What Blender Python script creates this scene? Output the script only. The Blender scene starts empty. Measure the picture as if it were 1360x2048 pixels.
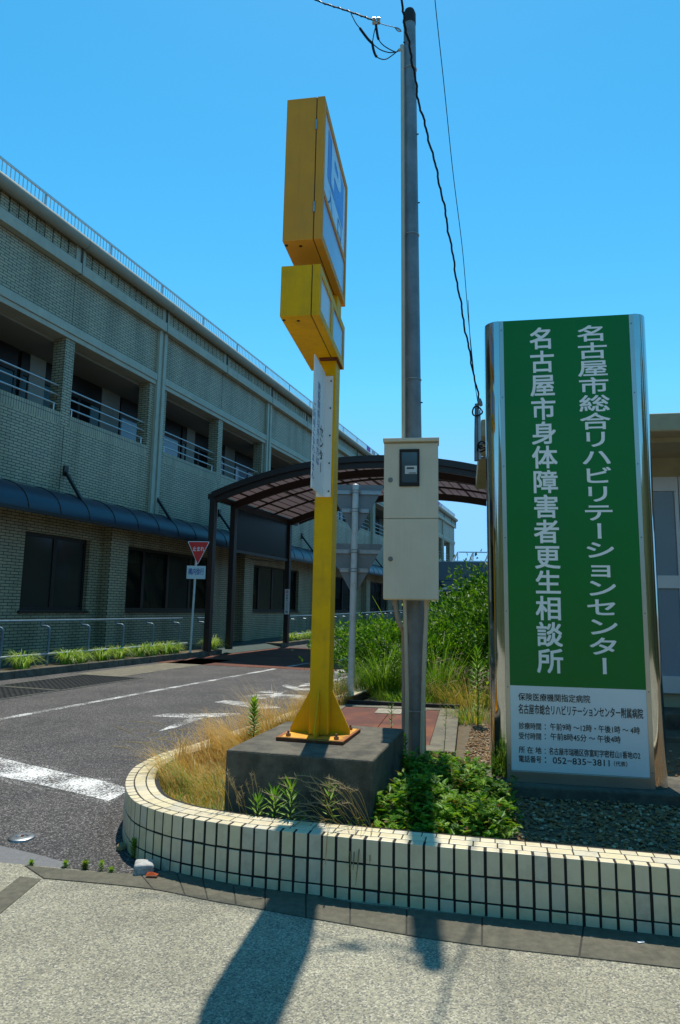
import bpy, math, random
from mathutils import Vector, Matrix
random.seed(7)
S = bpy.context.scene
R_ = math.radians
# ---------------------------------------------------------------- camera, sky, sun, exposure
F_PX, CAM_H, PITCH, ROLL = 1340.0, 1.40, R_(8.17), 0.017      # photo is 1360 px wide
fw = Vector((0, math.cos(PITCH), math.sin(PITCH))); rt = Vector((1, 0, 0)); up = Vector((0, -math.sin(PITCH), math.cos(PITCH)))
cr, sr = math.cos(ROLL), math.sin(ROLL)
cx, cy, cz = cr*rt + sr*up, -sr*rt + cr*up, -fw
cd = bpy.data.cameras.new('camera'); cam = bpy.data.objects.new('camera', cd); S.collection.objects.link(cam)
cam.matrix_world = Matrix(((cx.x, cy.x, cz.x, 0), (cx.y, cy.y, cz.y, 0), (cx.z, cy.z, cz.z, CAM_H), (0, 0, 0, 1)))
cd.sensor_fit = 'HORIZONTAL'; cd.sensor_width = 36; cd.lens = 36*F_PX/1360; cd.clip_start = 0.05; cd.clip_end = 3000
S.camera = cam
SUN_EL, SUN_AZ = R_(69.5), R_(3.6)            # azimuth measured from +Y towards +X
W = bpy.data.worlds.new('World'); S.world = W; W.use_nodes = True
nt = W.node_tree; nt.nodes.clear()
sky = nt.nodes.new('ShaderNodeTexSky'); sky.sky_type = 'NISHITA'; sky.sun_disc = False
sky.sun_elevation = SUN_EL; sky.sun_rotation = SUN_AZ; sky.altitude = 0
sky.air_density = 1.0; sky.dust_density = 0.1; sky.ozone_density = 2.2
hs = nt.nodes.new('ShaderNodeHueSaturation'); hs.inputs['Saturation'].default_value = 1.36; hs.inputs['Hue'].default_value = 0.476
bg = nt.nodes.new('ShaderNodeBackground'); bg.inputs['Strength'].default_value = 0.15
ow = nt.nodes.new('ShaderNodeOutputWorld')
dk = nt.nodes.new('ShaderNodeMix'); dk.data_type = 'RGBA'; dk.blend_type = 'DARKEN'; dk.inputs[0].default_value = 1.0; dk.inputs[7].default_value = (1.5, 3.55, 6.0, 1)   # a clear dry sky: no white band at the horizon
nt.links.new(sky.outputs[0], hs.inputs['Color']); nt.links.new(hs.outputs[0], dk.inputs[6]); nt.links.new(dk.outputs[2], bg.inputs[0]); nt.links.new(bg.outputs[0], ow.inputs[0])
sd = bpy.data.lights.new('sun', 'SUN'); sd.energy = 4.0; sd.angle = R_(0.53); sd.color = (1.0, 0.93, 0.80)
sun = bpy.data.objects.new('sun', sd); S.collection.objects.link(sun)
sv = Vector((math.sin(SUN_AZ)*math.cos(SUN_EL), math.cos(SUN_AZ)*math.cos(SUN_EL), math.sin(SUN_EL)))
sun.rotation_euler = sv.to_track_quat('Z', 'Y').to_euler(); sun.location = sv*60
S.view_settings.view_transform = 'Standard'; S.view_settings.look = 'None'; S.view_settings.exposure = 0.42; S.view_settings.gamma = 1.0
S.cycles.max_bounces = 8; S.cycles.transparent_max_bounces = 16
S.cycles.use_denoising = True

# ---------------------------------------------------------------- frames used to lay the place out
def ray(px, py):
    x = px-680; y = 1024-py
    return rt*(cr*x - sr*y) + up*(sr*x + cr*y) + fw*F_PX
def G(px, py, z=0.0):                          # survey point on a level z
    d = ray(px, py); return Vector((0, 0, CAM_H)) + d*((z-CAM_H)/d.z)
def V(px, py, p, deg):                         # survey point on an upright plane through p running towards deg
    a = R_(deg); n = Vector((math.cos(a), -math.sin(a), 0)); d = ray(px, py)
    return Vector((0, 0, CAM_H)) + d*((n.x*p[0]+n.y*p[1])/(n.x*d.x+n.y*d.y))
ROAD = R_(19.6)                                # the driveway and hospital run 19.6 deg right of straight ahead
ROADROT = math.pi/2 - ROAD
def gz(u):                                     # the driveway climbs gently beyond the carport
    t = min(max((u-20)/30, 0), 1); return 0.34*t*t*(3-2*t) if u > 20 else 0.0
def RW(u, m, z=0.0):                           # road frame -> world (m = metres to the left)
    return Vector((u*math.sin(ROAD) - m*math.cos(ROAD), u*math.cos(ROAD) + m*math.sin(ROAD), z))

# ---------------------------------------------------------------- mesh building helpers
class MB:
    def __init__(s): s.v = []; s.f = []; s.m = []; s.mi = 0; s.T = None
    def add(s, vs, fs, mi=None):
        b = len(s.v)
        s.v += [tuple(s.T @ Vector(v)) if s.T else tuple(v) for v in vs]
        s.f += [tuple(i+b for i in f) for f in fs]; s.m += [s.mi if mi is None else mi]*len(fs)
        return s
    def box(s, x0, x1, y0, y1, z0, z1, mi=None):
        vs = [(x0,y0,z0),(x1,y0,z0),(x1,y1,z0),(x0,y1,z0),(x0,y0,z1),(x1,y0,z1),(x1,y1,z1),(x0,y1,z1)]
        return s.add(vs, [(0,3,2,1),(4,5,6,7),(0,1,5,4),(1,2,6,5),(2,3,7,6),(3,0,4,7)], mi)
    def quad(s, a, b, c, d, mi=None): return s.add([a,b,c,d], [(0,1,2,3)], mi)
    def prism(s, poly, z0, z1, mi=None):
        n = len(poly)
        vs = [(x,y,z0) for x,y in poly] + [(x,y,z1) for x,y in poly]
        fs = [tuple(range(n-1,-1,-1)), tuple(range(n,2*n))] + [(i,(i+1)%n,n+(i+1)%n,n+i) for i in range(n)]
        return s.add(vs, fs, mi)
    def slab(s, poly, vec, mi=None):           # planar 3-D polygon pushed along vec
        n = len(poly); v = Vector(vec); p = [Vector(q) for q in poly]
        vs = [tuple(q) for q in p] + [tuple(q+v) for q in p]
        fs = [tuple(range(n-1,-1,-1)), tuple(range(n,2*n))] + [(i,(i+1)%n,n+(i+1)%n,n+i) for i in range(n)]
        return s.add(vs, fs, mi)
    def tube(s, pts, r, n=10, mi=None, cap=True, upv=None, sq=None):
        pts = [Vector(p) for p in pts]; rs = r if isinstance(r, (list, tuple)) else [r]*len(pts)
        vs = []; fs = []; prev = None
        for i, p in enumerate(pts):
            t = (pts[min(i+1,len(pts)-1)] - pts[max(i-1,0)]).normalized()
            if prev is None:
                a = Vector(upv) if upv else (Vector((0,0,1)) if abs(t.z) < 0.9 else Vector((0,1,0)))
            else: a = prev
            a = (a - t*a.dot(t)).normalized(); prev = a; b = t.cross(a)
            if sq:                              # rectangular section: sq = (half along a, half along b)
                for ka, kb in ((-1,-1),(1,-1),(1,1),(-1,1)): vs.append(tuple(p + a*sq[0]*ka + b*sq[1]*kb))
            else:
                for k in range(n):
                    w = 2*math.pi*k/n; vs.append(tuple(p + (a*math.cos(w)+b*math.sin(w))*rs[i]))
        if sq: n = 4
        for i in range(len(pts)-1):
            for k in range(n): fs.append((i*n+k, i*n+(k+1)%n, (i+1)*n+(k+1)%n, (i+1)*n+k))
        if cap: fs += [tuple(range(n-1,-1,-1)), tuple((len(pts)-1)*n+k for k in range(n))]
        return s.add(vs, fs, mi)
    def build(s, name, mats, parent=None, smooth=False, bevel=0, seg=2, coll=None):
        me = bpy.data.meshes.new(name); me.from_pydata(s.v, [], s.f)
        if not isinstance(mats, (list, tuple)): mats = [mats]
        for m in mats: me.materials.append(m)
        if len(mats) > 1: me.polygons.foreach_set('material_index', s.m)
        if smooth: me.polygons.foreach_set('use_smooth', [True]*len(s.f))
        me.update()
        o = bpy.data.objects.new(name, me); S.collection.objects.link(o)
        if parent: o.parent = parent
        if bevel:
            b = o.modifiers.new('edge', 'BEVEL'); b.width = bevel; b.segments = seg; b.limit_method = 'ANGLE'; b.angle_limit = R_(40)
        if smooth and smooth != 'all':
            me.set_sharp_from_angle(angle=R_(35))
        return o
def tag(o, label=None, cat=None, group=None, kind=None):
    if label: o['label'] = label
    if cat: o['category'] = cat
    if group: o['group'] = group
    if kind: o['kind'] = kind
    return o
def thing(name, loc, rz=0, label=None, cat=None, group=None):
    o = bpy.data.objects.new(name, None); S.collection.objects.link(o); o.empty_display_size = 0.2
    o.location = loc; o.rotation_euler = (0, 0, rz); return tag(o, label, cat, group)
def copy_tree(o, parent=None):
    c = o.copy(); S.collection.objects.link(c); c.parent = parent
    for ch in [x for x in o.children]: copy_tree(ch, c)
    return c
def catmull(pts, per=8):
    P = [Vector(p) for p in pts]; out = []
    for i in range(len(P)-1):
        a, b, c, d = P[max(i-1,0)], P[i], P[i+1], P[min(i+2,len(P)-1)]
        for k in range(per):
            t = k/per
            out.append(0.5*((2*b)+(c-a)*t+(2*a-5*b+4*c-d)*t*t+(3*b-a-3*c+d)*t**3))
    out.append(P[-1]); return out
def resample(pts, step):
    out = [pts[0].copy()]; acc = 0.0
    for a, b in zip(pts, pts[1:]):
        L = (b-a).length; d = step-acc
        while d <= L:
            out.append(a.lerp(b, d/L)); d += step
        acc = L-(d-step)
    return out

# ---------------------------------------------------------------- materials
def newmat(name):
    m = bpy.data.materials.new(name); m.use_nodes = True
    return m, m.node_tree, m.node_tree.nodes['Principled BSDF']
def nd(t, kind, **kw):
    n = t.nodes.new(kind)
    for k, v in kw.items():
        if k in n.inputs: n.inputs[k].default_value = v
        else: setattr(n, k, v)
    return n
def ramp(t, stops):
    n = t.nodes.new('ShaderNodeValToRGB'); e = n.color_ramp.elements
    while len(e) < len(stops): e.new(0.5)
    for el, (p, c) in zip(e, stops):
        el.position = p; el.color = (*c, 1) if len(c) == 3 else c
    return n
def mixc(t, fac, a, b, mode='MIX'):
    n = t.nodes.new('ShaderNodeMix'); n.data_type = 'RGBA'; n.blend_type = mode
    for sock, val in ((0, fac), (6, a), (7, b)):
        if hasattr(val, 'is_output') or isinstance(val, bpy.types.NodeSocket): t.links.new(val, n.inputs[sock])
        else: n.inputs[sock].default_value = val if sock == 0 else (*val, 1)
    return n.outputs[2]
def M(name, col, rough=0.6, metal=0.0, var=0.12, scale=6.0, bump=0.0, bscale=60.0, spec=0.5, stain=None, sscale=3.0, samt=0.5, streak=0.0, streakcol=(0.1,0.09,0.07)):
    m, t, p = newmat(name)
    tc = nd(t, 'ShaderNodeTexCoord')
    n1 = nd(t, 'ShaderNodeTexNoise', Scale=scale, Detail=6.0, Roughness=0.6); t.links.new(tc.outputs['Object'], n1.inputs['Vector'])
    lo = tuple(c*(1-var) for c in col); hi = tuple(min(c*(1+var), 1) for c in col)
    r = ramp(t, [(0.3, lo), (0.7, hi)]); t.links.new(n1.outputs['Fac'], r.inputs['Fac'])
    c = r.outputs['Color']
    if stain:
        n2 = nd(t, 'ShaderNodeTexNoise', Scale=sscale, Detail=8.0, Roughness=0.65); t.links.new(tc.outputs['Object'], n2.inputs['Vector'])
        r2 = ramp(t, [(0.48, (0, 0, 0)), (0.66, (samt,)*3)]); t.links.new(n2.outputs['Fac'], r2.inputs['Fac'])
        c = mixc(t, r2.outputs['Color'], c, stain)
    if streak:                                  # drip marks running down the face
        mp = nd(t, 'ShaderNodeMapping'); mp.inputs['Scale'].default_value = (14, 14, 0.9); t.links.new(tc.outputs['Object'], mp.inputs['Vector'])
        n4 = nd(t, 'ShaderNodeTexNoise', Scale=1.6, Detail=6.0, Roughness=0.7); t.links.new(mp.outputs['Vector'], n4.inputs['Vector'])
        r4 = ramp(t, [(0.52, (0, 0, 0)), (0.78, (streak,)*3)]); t.links.new(n4.outputs['Fac'], r4.inputs['Fac']); c = mixc(t, r4.outputs['Color'], c, streakcol)
    t.links.new(c, p.inputs['Base Color'])
    rr = nd(t, 'ShaderNodeMapRange'); rr.inputs['To Min'].default_value = max(rough-0.08, 0.02); rr.inputs['To Max'].default_value = min(rough+0.08, 1)
    t.links.new(n1.outputs['Fac'], rr.inputs['Value']); t.links.new(rr.outputs['Result'], p.inputs['Roughness'])
    p.inputs['Metallic'].default_value = metal; p.inputs['Specular IOR Level'].default_value = spec
    if bump:
        n3 = nd(t, 'ShaderNodeTexNoise', Scale=bscale, Detail=5.0); t.links.new(tc.outputs['Object'], n3.inputs['Vector'])
        b = nd(t, 'ShaderNodeBump', Strength=bump, Distance=0.01); t.links.new(n3.outputs['Fac'], b.inputs['Height']); t.links.new(b.outputs['Normal'], p.inputs['Normal'])
    return m
def speckle(name, stops, scale, rough=0.85, big=None, bump=0.4, dist=0.004, spec=0.3, spots=None):
    # aggregate: voronoi cells, each with a random stone colour
    m, t, p = newmat(name)
    tc = nd(t, 'ShaderNodeTexCoord')
    v = nd(t, 'ShaderNodeTexVoronoi', Scale=scale); t.links.new(tc.outputs['Object'], v.inputs['Vector'])
    sx = nd(t, 'ShaderNodeSeparateColor'); t.links.new(v.outputs['Color'], sx.inputs[0])
    r = ramp(t, stops); r.color_ramp.interpolation = 'LINEAR'; t.links.new(sx.outputs[0], r.inputs['Fac'])
    c = r.outputs['Color']
    n1 = nd(t, 'ShaderNodeTexNoise', Scale=1.3, Detail=7.0, Roughness=0.6); t.links.new(tc.outputs['Object'], n1.inputs['Vector'])
    if big:
        r2 = ramp(t, [(0.35, big[0]), (0.65, big[1])]); t.links.new(n1.outputs['Fac'], r2.inputs['Fac'])
        c = mixc(t, 1.0, c, r2.outputs['Color'], 'MULTIPLY')
    if spots:                                   # trodden gum, pale patches and blotches
        v2 = nd(t, 'ShaderNodeTexVoronoi', Scale=1.7); t.links.new(tc.outputs['Object'], v2.inputs['Vector'])
        r3 = ramp(t, [(0.028, (0.9,)*3), (0.040, (0,0,0))]); t.links.new(v2.outputs['Distance'], r3.inputs['Fac']); c = mixc(t, r3.outputs['Color'], c, spots)
        n5 = nd(t, 'ShaderNodeTexNoise', Scale=0.55, Detail=9.0, Roughness=0.72); t.links.new(tc.outputs['Object'], n5.inputs['Vector'])
        r5 = ramp(t, [(0.42, (0.78, 0.77, 0.74)), (0.58, (1.04, 1.03, 1.0))]); t.links.new(n5.outputs['Fac'], r5.inputs['Fac']); c = mixc(t, 1.0, c, r5.outputs['Color'], 'MULTIPLY')
    t.links.new(c, p.inputs['Base Color']); p.inputs['Roughness'].default_value = rough; p.inputs['Specular IOR Level'].default_value = spec
    b = nd(t, 'ShaderNodeBump', Strength=bump, Distance=dist); b.invert = True
    t.links.new(v.outputs['Distance'], b.inputs['Height']); t.links.new(b.outputs['Normal'], p.inputs['Normal'])
    return m
def brickmat(name, c1, c2, mortar, w=0.235, h=0.07, ms=0.0085, off=0.5, soldier=False):
    m, t, p = newmat(name)
    tc = nd(t, 'ShaderNodeTexCoord'); s = nd(t, 'ShaderNodeSeparateXYZ'); t.links.new(tc.outputs['Object'], s.inputs[0])
    a = nd(t, 'ShaderNodeMath', operation='ADD'); t.links.new(s.outputs['X'], a.inputs[0]); t.links.new(s.outputs['Y'], a.inputs[1])
    cb = nd(t, 'ShaderNodeCombineXYZ')
    t.links.new(a.outputs[0], cb.inputs['X']); t.links.new(s.outputs['Z'], cb.inputs['Y'])
    br = nd(t, 'ShaderNodeTexBrick', Scale=1.0); br.offset = off
    br.inputs['Color1'].default_value = (*c1, 1); br.inputs['Color2'].default_value = (*c2, 1); br.inputs['Mortar'].default_value = (*mortar, 1)
    br.inputs['Mortar Size'].default_value = ms; br.inputs['Mortar Smooth'].default_value = 0.1; br.inputs['Bias'].default_value = 0.0
    br.inputs['Brick Width'].default_value = w; br.inputs['Row Height'].default_value = h
    t.links.new(cb.outputs[0], br.inputs['Vector'])
    n1 = nd(t, 'ShaderNodeTexNoise', Scale=0.8, Detail=6.0); t.links.new(tc.outputs['Object'], n1.inputs['Vector'])
    n1.inputs['Scale'].default_value = 1.1; mp = nd(t, 'ShaderNodeMapping'); mp.inputs['Scale'].default_value = (1.6, 1.6, .28); t.links.new(tc.outputs['Object'], mp.inputs['Vector']); t.links.new(mp.outputs['Vector'], n1.inputs['Vector'])
    r2 = ramp(t, [(0.34, (0.70, 0.70, 0.66)), (0.56, (1.0, 1.0, 1.0))]); t.links.new(n1.outputs['Fac'], r2.inputs['Fac'])
    c = mixc(t, 1.0, br.outputs['Color'], r2.outputs['Color'], 'MULTIPLY'); t.links.new(c, p.inputs['Base Color'])
    p.inputs['Roughness'].default_value = 0.5
    b = nd(t, 'ShaderNodeBump', Strength=0.6, Distance=0.006); b.invert = True
    t.links.new(br.outputs['Fac'], b.inputs['Height']); t.links.new(b.outputs['Normal'], p.inputs['Normal'])
    return m
def glassy(name, col, rough=0.04, spec=0.6):
    m, t, p = newmat(name); p.inputs['Base Color'].default_value = (*col, 1); p.inputs['Roughness'].default_value = rough; p.inputs['Specular IOR Level'].default_value = spec
    tc = nd(t, 'ShaderNodeTexCoord'); n = nd(t, 'ShaderNodeTexNoise', Scale=0.7, Detail=2.0); t.links.new(tc.outputs['Object'], n.inputs['Vector'])
    b = nd(t, 'ShaderNodeBump', Strength=0.03, Distance=0.05); t.links.new(n.outputs['Fac'], b.inputs['Height']); t.links.new(b.outputs['Normal'], p.inputs['Normal'])
    return m
def leafmat(name, col, trans=0.35, rough=0.5):
    m, t, p = newmat(name)
    tc = nd(t, 'ShaderNodeTexCoord'); n = nd(t, 'ShaderNodeTexNoise', Scale=5.0, Detail=3.0); t.links.new(tc.outputs['Object'], n.inputs['Vector'])
    r = ramp(t, [(0.3, tuple(c*0.8 for c in col)), (0.7, tuple(c*1.2 for c in col))]); t.links.new(n.outputs['Fac'], r.inputs['Fac'])
    t.links.new(r.outputs['Color'], p.inputs['Base Color']); p.inputs['Roughness'].default_value = rough; p.inputs['Specular IOR Level'].default_value = 0.35
    tr = nd(t, 'ShaderNodeBsdfTranslucent'); c2 = mixc(t, 1.0, r.outputs['Color'], (1.3, 1.35, 0.6), 'MULTIPLY'); t.links.new(c2, tr.inputs['Color'])
    mx = nd(t, 'ShaderNodeMixShader'); mx.inputs[0].default_value = trans
    t.links.new(p.outputs[0], mx.inputs[1]); t.links.new(tr.outputs[0], mx.inputs[2]); t.links.new(mx.outputs[0], t.nodes['Material Output'].inputs['Surface'])
    return m
def paintmat(name, col, worn):                 # road paint rubbed through to the asphalt
    m, t, p = newmat(name); p.inputs['Base Color'].default_value = (*col, 1); p.inputs['Roughness'].default_value = 0.75
    tc = nd(t, 'ShaderNodeTexCoord')
    n1 = nd(t, 'ShaderNodeTexNoise', Scale=55.0, Detail=8.0, Roughness=0.75); t.links.new(tc.outputs['Object'], n1.inputs['Vector'])
    n2 = nd(t, 'ShaderNodeTexNoise', Scale=2.2, Detail=4.0); t.links.new(tc.outputs['Object'], n2.inputs['Vector'])
    a = nd(t, 'ShaderNodeMath', operation='MULTIPLY_ADD'); t.links.new(n2.outputs['Fac'], a.inputs[0]); a.inputs[1].default_value = 0.45; t.links.new(n1.outputs['Fac'], a.inputs[2])
    r = ramp(t, [(0.0, (0, 0, 0)), (1.0, (1, 1, 1))]); mr = nd(t, 'ShaderNodeMapRange'); t.links.new(a.outputs[0], mr.inputs['Value'])
    mr.inputs['From Min'].default_value = worn; mr.inputs['From Max'].default_value = worn+0.12
    t.links.new(mr.outputs['Result'], p.inputs['Alpha'])
    return m
BRICK = brickmat('cream_wall_tile', (0.42, 0.355, 0.22), (0.34, 0.295, 0.19), (0.02, 0.022, 0.02))
SOLDIER = brickmat('cream_soldier_tile', (0.42, 0.355, 0.22), (0.34, 0.295, 0.19), (0.045, 0.05, 0.045), w=0.075, h=0.30, ms=0.008, off=0.0)
TRIM = M('painted_concrete_trim', (0.38, 0.385, 0.31), 0.7, var=0.08, scale=2, stain=(0.25, 0.25, 0.20), samt=0.35, streak=0.5, streakcol=(0.2,0.2,0.16))
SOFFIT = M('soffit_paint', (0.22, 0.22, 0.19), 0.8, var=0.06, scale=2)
RAILM = M('aluminium_rail', (0.55, 0.57, 0.58), 0.35, 0.6, var=0.05)
DARKM = M('dark_bronze_frame', (0.022, 0.017, 0.015), 0.4, 0.3, var=0.1)
GLASS = glassy('dark_window_glass', (0.010, 0.011, 0.012), 0.05, 0.28)
def seethrough(name, col, amt):
    m = glassy(name, col, 0.04, 0.35); t = m.node_tree; p = t.nodes['Principled BSDF']; tr = nd(t, 'ShaderNodeBsdfTransparent'); tr.inputs['Color'].default_value = (.75, .8, .78, 1)
    mx = nd(t, 'ShaderNodeMixShader'); mx.inputs[0].default_value = amt; t.links.new(p.outputs[0], mx.inputs[1]); t.links.new(tr.outputs[0], mx.inputs[2]); t.links.new(mx.outputs[0], t.nodes['Material Output'].inputs['Surface']); return m
CLEAR = seethrough('clear_window_glass', (0.010, 0.012, 0.012), 0.6)
GLASSC = glassy('dim_window_glass', (0.030, 0.030, 0.027), 0.12, 0.28)
GLASSB = glassy('curtained_window_glass', (0.16, 0.20, 0.26), 0.08)
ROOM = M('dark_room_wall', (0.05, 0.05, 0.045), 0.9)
ASPH = speckle('worn_asphalt', [(0.0, (0.022, 0.021, 0.022)), (0.45, (0.055, 0.052, 0.052)), (0.8, (0.105, 0.100, 0.098)), (1.0, (0.26, 0.25, 0.245))], 125, 0.85, ((0.75, 0.75, 0.76), (1.12, 1.1, 1.08)), 0.7, 0.005)
PAVE = speckle('exposed_aggregate_paving', [(0.0, (0.12, 0.12, 0.118)), (0.2, (0.20, 0.193, 0.165)), (0.55, (0.29, 0.275, 0.205)), (0.85, (0.37, 0.35, 0.265)), (1.0, (0.50, 0.47, 0.38))], 165, 0.8, ((0.86, 0.86, 0.86), (1.07, 1.07, 1.05)), 0.5, 0.003, spots=(0.05, 0.05, 0.05))
BAND = M('mossy_concrete_flag', (0.105, 0.098, 0.07), 0.9, var=0.28, scale=30, bump=0.5, bscale=160, stain=(0.055, 0.052, 0.038), sscale=5)
CONC = M('weathered_concrete', (0.155, 0.14, 0.10), 0.9, var=0.22, scale=9, bump=0.35, bscale=140, stain=(0.06, 0.058, 0.05), sscale=4, samt=0.7)
CONCD = M('dark_weathered_concrete', (0.11, 0.098, 0.072), 0.92, var=0.4, scale=9, bump=0.6, bscale=120, stain=(0.03, 0.03, 0.028), sscale=5, samt=0.7)
TILEB = M('glazed_cream_tile_greyer', (0.60, 0.54, 0.40), 0.42, var=0.10, scale=9, stain=(0.34, 0.29, 0.20), sscale=14, samt=0.5)
TILEC = M('glazed_cream_tile_yellower', (0.70, 0.60, 0.38), 0.36, var=0.06, scale=7, stain=(0.45, 0.36, 0.22), sscale=11, samt=0.4)
TILE = M('glazed_cream_tile', (0.70, 0.60, 0.41), 0.38, var=0.07, scale=5, stain=(0.42, 0.35, 0.23), sscale=7, samt=0.4, streak=0.35, streakcol=(0.36,0.31,0.22))
GROUT = M('black_grout', (0.016, 0.015, 0.014), 0.9, bump=0.4)
SOIL = M('dry_soil', (0.11, 0.085, 0.05), 0.95, var=0.35, scale=25, bump=0.8, bscale=60)
YEL = M('faded_yellow_paint', (0.80, 0.42, 0.0), 0.55, spec=0.22, var=0.08, scale=4, stain=(0.50, 0.27, 0.02), sscale=5, samt=0.45, streak=0.55, streakcol=(0.42, 0.24, 0.03))
YELB = M('sunbleached_yellow_paint', (0.68, 0.30, 0.035), 0.6, spec=0.2, var=0.07, scale=3, stain=(0.50,0.26,0.06), sscale=4, samt=0.4, streak=0.4, streakcol=(0.40,0.22,0.06))
RUSTY = M('rusty_yellow_paint', (0.68, 0.33, 0.008), 0.65, var=0.25, scale=10, stain=(0.17, 0.045, 0.010), sscale=6, samt=0.95, bump=0.3)
RUST = M('rust', (0.16, 0.045, 0.018), 0.85, var=0.4, scale=30, bump=0.4)
BLACK = M('black_seam', (0.012, 0.011, 0.010), 0.7)
GALV = M('galvanised_steel', (0.36, 0.39, 0.41), 0.42, 0.75, var=0.15, scale=12)
GALVD = M('weathered_galvanised_pole', (0.21, 0.235, 0.25), 0.55, 0.55, var=0.2, scale=7, stain=(0.12, 0.14, 0.15), sscale=5)
CHROME = M('mirror_stainless', (0.55, 0.55, 0.53), 0.04, 1.0, var=0.05, scale=6)
SATIN = M('satin_aluminium', (0.50, 0.49, 0.45), 0.32, 0.9, var=0.06, scale=3)
GREEN = M('green_sign_sheet', (0.002, 0.165, 0.022), 0.36, var=0.06, scale=1.5, spec=0.35, stain=(0.012,0.15,0.04), sscale=2, samt=0.4)
WHITE = M('white_sign_sheet', (0.80, 0.81, 0.82), 0.35, var=0.03, scale=2)
LETW = M('white_letter_film', (0.86, 0.86, 0.85), 0.4, var=0.02)
LETK = M('black_letter_film', (0.018, 0.016, 0.014), 0.45, var=0.05)
LETB = M('blue_letter_film', (0.015, 0.05, 0.30), 0.45, var=0.05)
CREAM = M('cream_enamel', (0.62, 0.60, 0.50), 0.38, var=0.05, scale=3, stain=(0.54, 0.51, 0.41), sscale=5, samt=0.35, streak=0.35, streakcol=(0.45,0.41,0.31))
PVC = M('ivory_pvc_pipe', (0.50, 0.46, 0.36), 0.5, var=0.08)
PVCG = M('grey_pvc_pipe', (0.30, 0.28, 0.25), 0.55, var=0.1)
CABLE = M('black_cable', (0.012, 0.012, 0.014), 0.6, spec=0.15)
PORC = M('porcelain', (0.5, 0.36, 0.24), 0.25)
BROWN = M('brown_carport_steel', (0.040, 0.024, 0.020), 0.45, 0.2, var=0.1)
WHITEP = M('white_pole_paint', (0.62, 0.63, 0.62), 0.45, var=0.06, stain=(0.35, 0.3, 0.22), sscale=8, samt=0.4)
RED = M('red_sign_sheet', (0.80, 0.018, 0.012), 0.4, var=0.05)
# ---------------------------------------------------------------- lettering
_gl = {}
def outline(body, off=0.0):
    if (body, off) not in _gl:
        c = bpy.data.curves.new('lettering_outline', 'FONT'); c.body = body; c.size = 1; c.fill_mode = 'FRONT'; c.offset = off; c.resolution_u = 3
        o = bpy.data.objects.new('lettering_outline', c); S.collection.objects.link(o)
        dg = bpy.context.evaluated_depsgraph_get(); dg.update()
        me = bpy.data.meshes.new_from_object(o.evaluated_get(dg))
        _gl[(body, off)] = ([(v.co.x, v.co.y) for v in me.vertices], [tuple(p.vertices) for p in me.polygons])
        bpy.data.objects.remove(o); bpy.data.curves.remove(c); bpy.data.meshes.remove(me)
    return _gl[(body, off)]
def put(mb, pts, fs, o, ex, ey, bold=0.0):
    o, ex, ey = Vector(o), Vector(ex), Vector(ey); n = ex.cross(ey)
    for k, (a, b) in enumerate(((0,0),(1,1),(-1,1),(1,-1),(-1,-1)) if bold else ((0,0),)):   # heavier strokes: overlaid films
        mb.add([tuple(o+ex*(x+a*bold)+ey*(y+b*bold)+n*k*.00012) for x, y in pts], fs)
def line_text(mb, body, o, ex, ey, w, h, off=0.0):       # fits the whole line into w x h, o = lower left corner
    pts, fs = outline(body)
    x0 = min(p[0] for p in pts); x1 = max(p[0] for p in pts); y0 = min(p[1] for p in pts); y1 = max(p[1] for p in pts)
    put(mb, [((x-x0)/(x1-x0)*w, (y-y0)/(y1-y0)*h) for x, y in pts], fs, o, ex, ey, off*h)
def col_text(mb, body, o, ex, ey, w, h, off=0.0, slant=None):  # o = centre of the column's top; w = letter width; h = whole height
    n = len(body); ch = h/n
    for i, c in enumerate(body):
        if c == ' ': continue
        pts, fs = outline(c)
        q = []
        for x, y in pts:
            a, b = x-0.5, y-0.38
            if c == 'ー': a, b = b, -a; 
            q.append((a*w, -(i+0.5)*ch + b*ch*0.98))
        sh = slant*(i+0.5)/n if slant else 0
        put(mb, [(x+sh, y) for x, y in q], fs, o, ex, ey, off*ch)
# ---------------------------------------------------------------- the ground, driveway, pavement
gb = MB(); gb.quad((-400,-400,-0.06),(400,-400,-0.06),(400,400,-0.06),(-400,400,-0.06))
tag(gb.build('ground', M('distant_ground', (0.12, 0.115, 0.10), 0.95, scale=0.5, var=0.2)), kind='structure')
rb = MB(); us = [-40,-20,-8,0,8,14,18,20,22,24,26,28,30,33,36,40,44,48,52,60,70,90]
for a, b in zip(us, us[1:]):
    rb.quad(RW(a,16,gz(a)), RW(a,-8,gz(a)), RW(b,-8,gz(b)), RW(b,16,gz(b)))
tag(rb.build('driveway', ASPH), kind='structure')
P1, P2 = G(0,1728), G(260,1752); pd = (P2-P1).normalized()
pb = MB(); zp = 0.008
A_, B_ = P1-pd*30, P1+pd*40
pb.add([(A_.x,A_.y,zp),(B_.x,B_.y,zp),(40,-40,zp),(-40,-40,zp)], [(0,3,2,1)])
tag(pb.build('pavement', PAVE), kind='structure')
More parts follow.
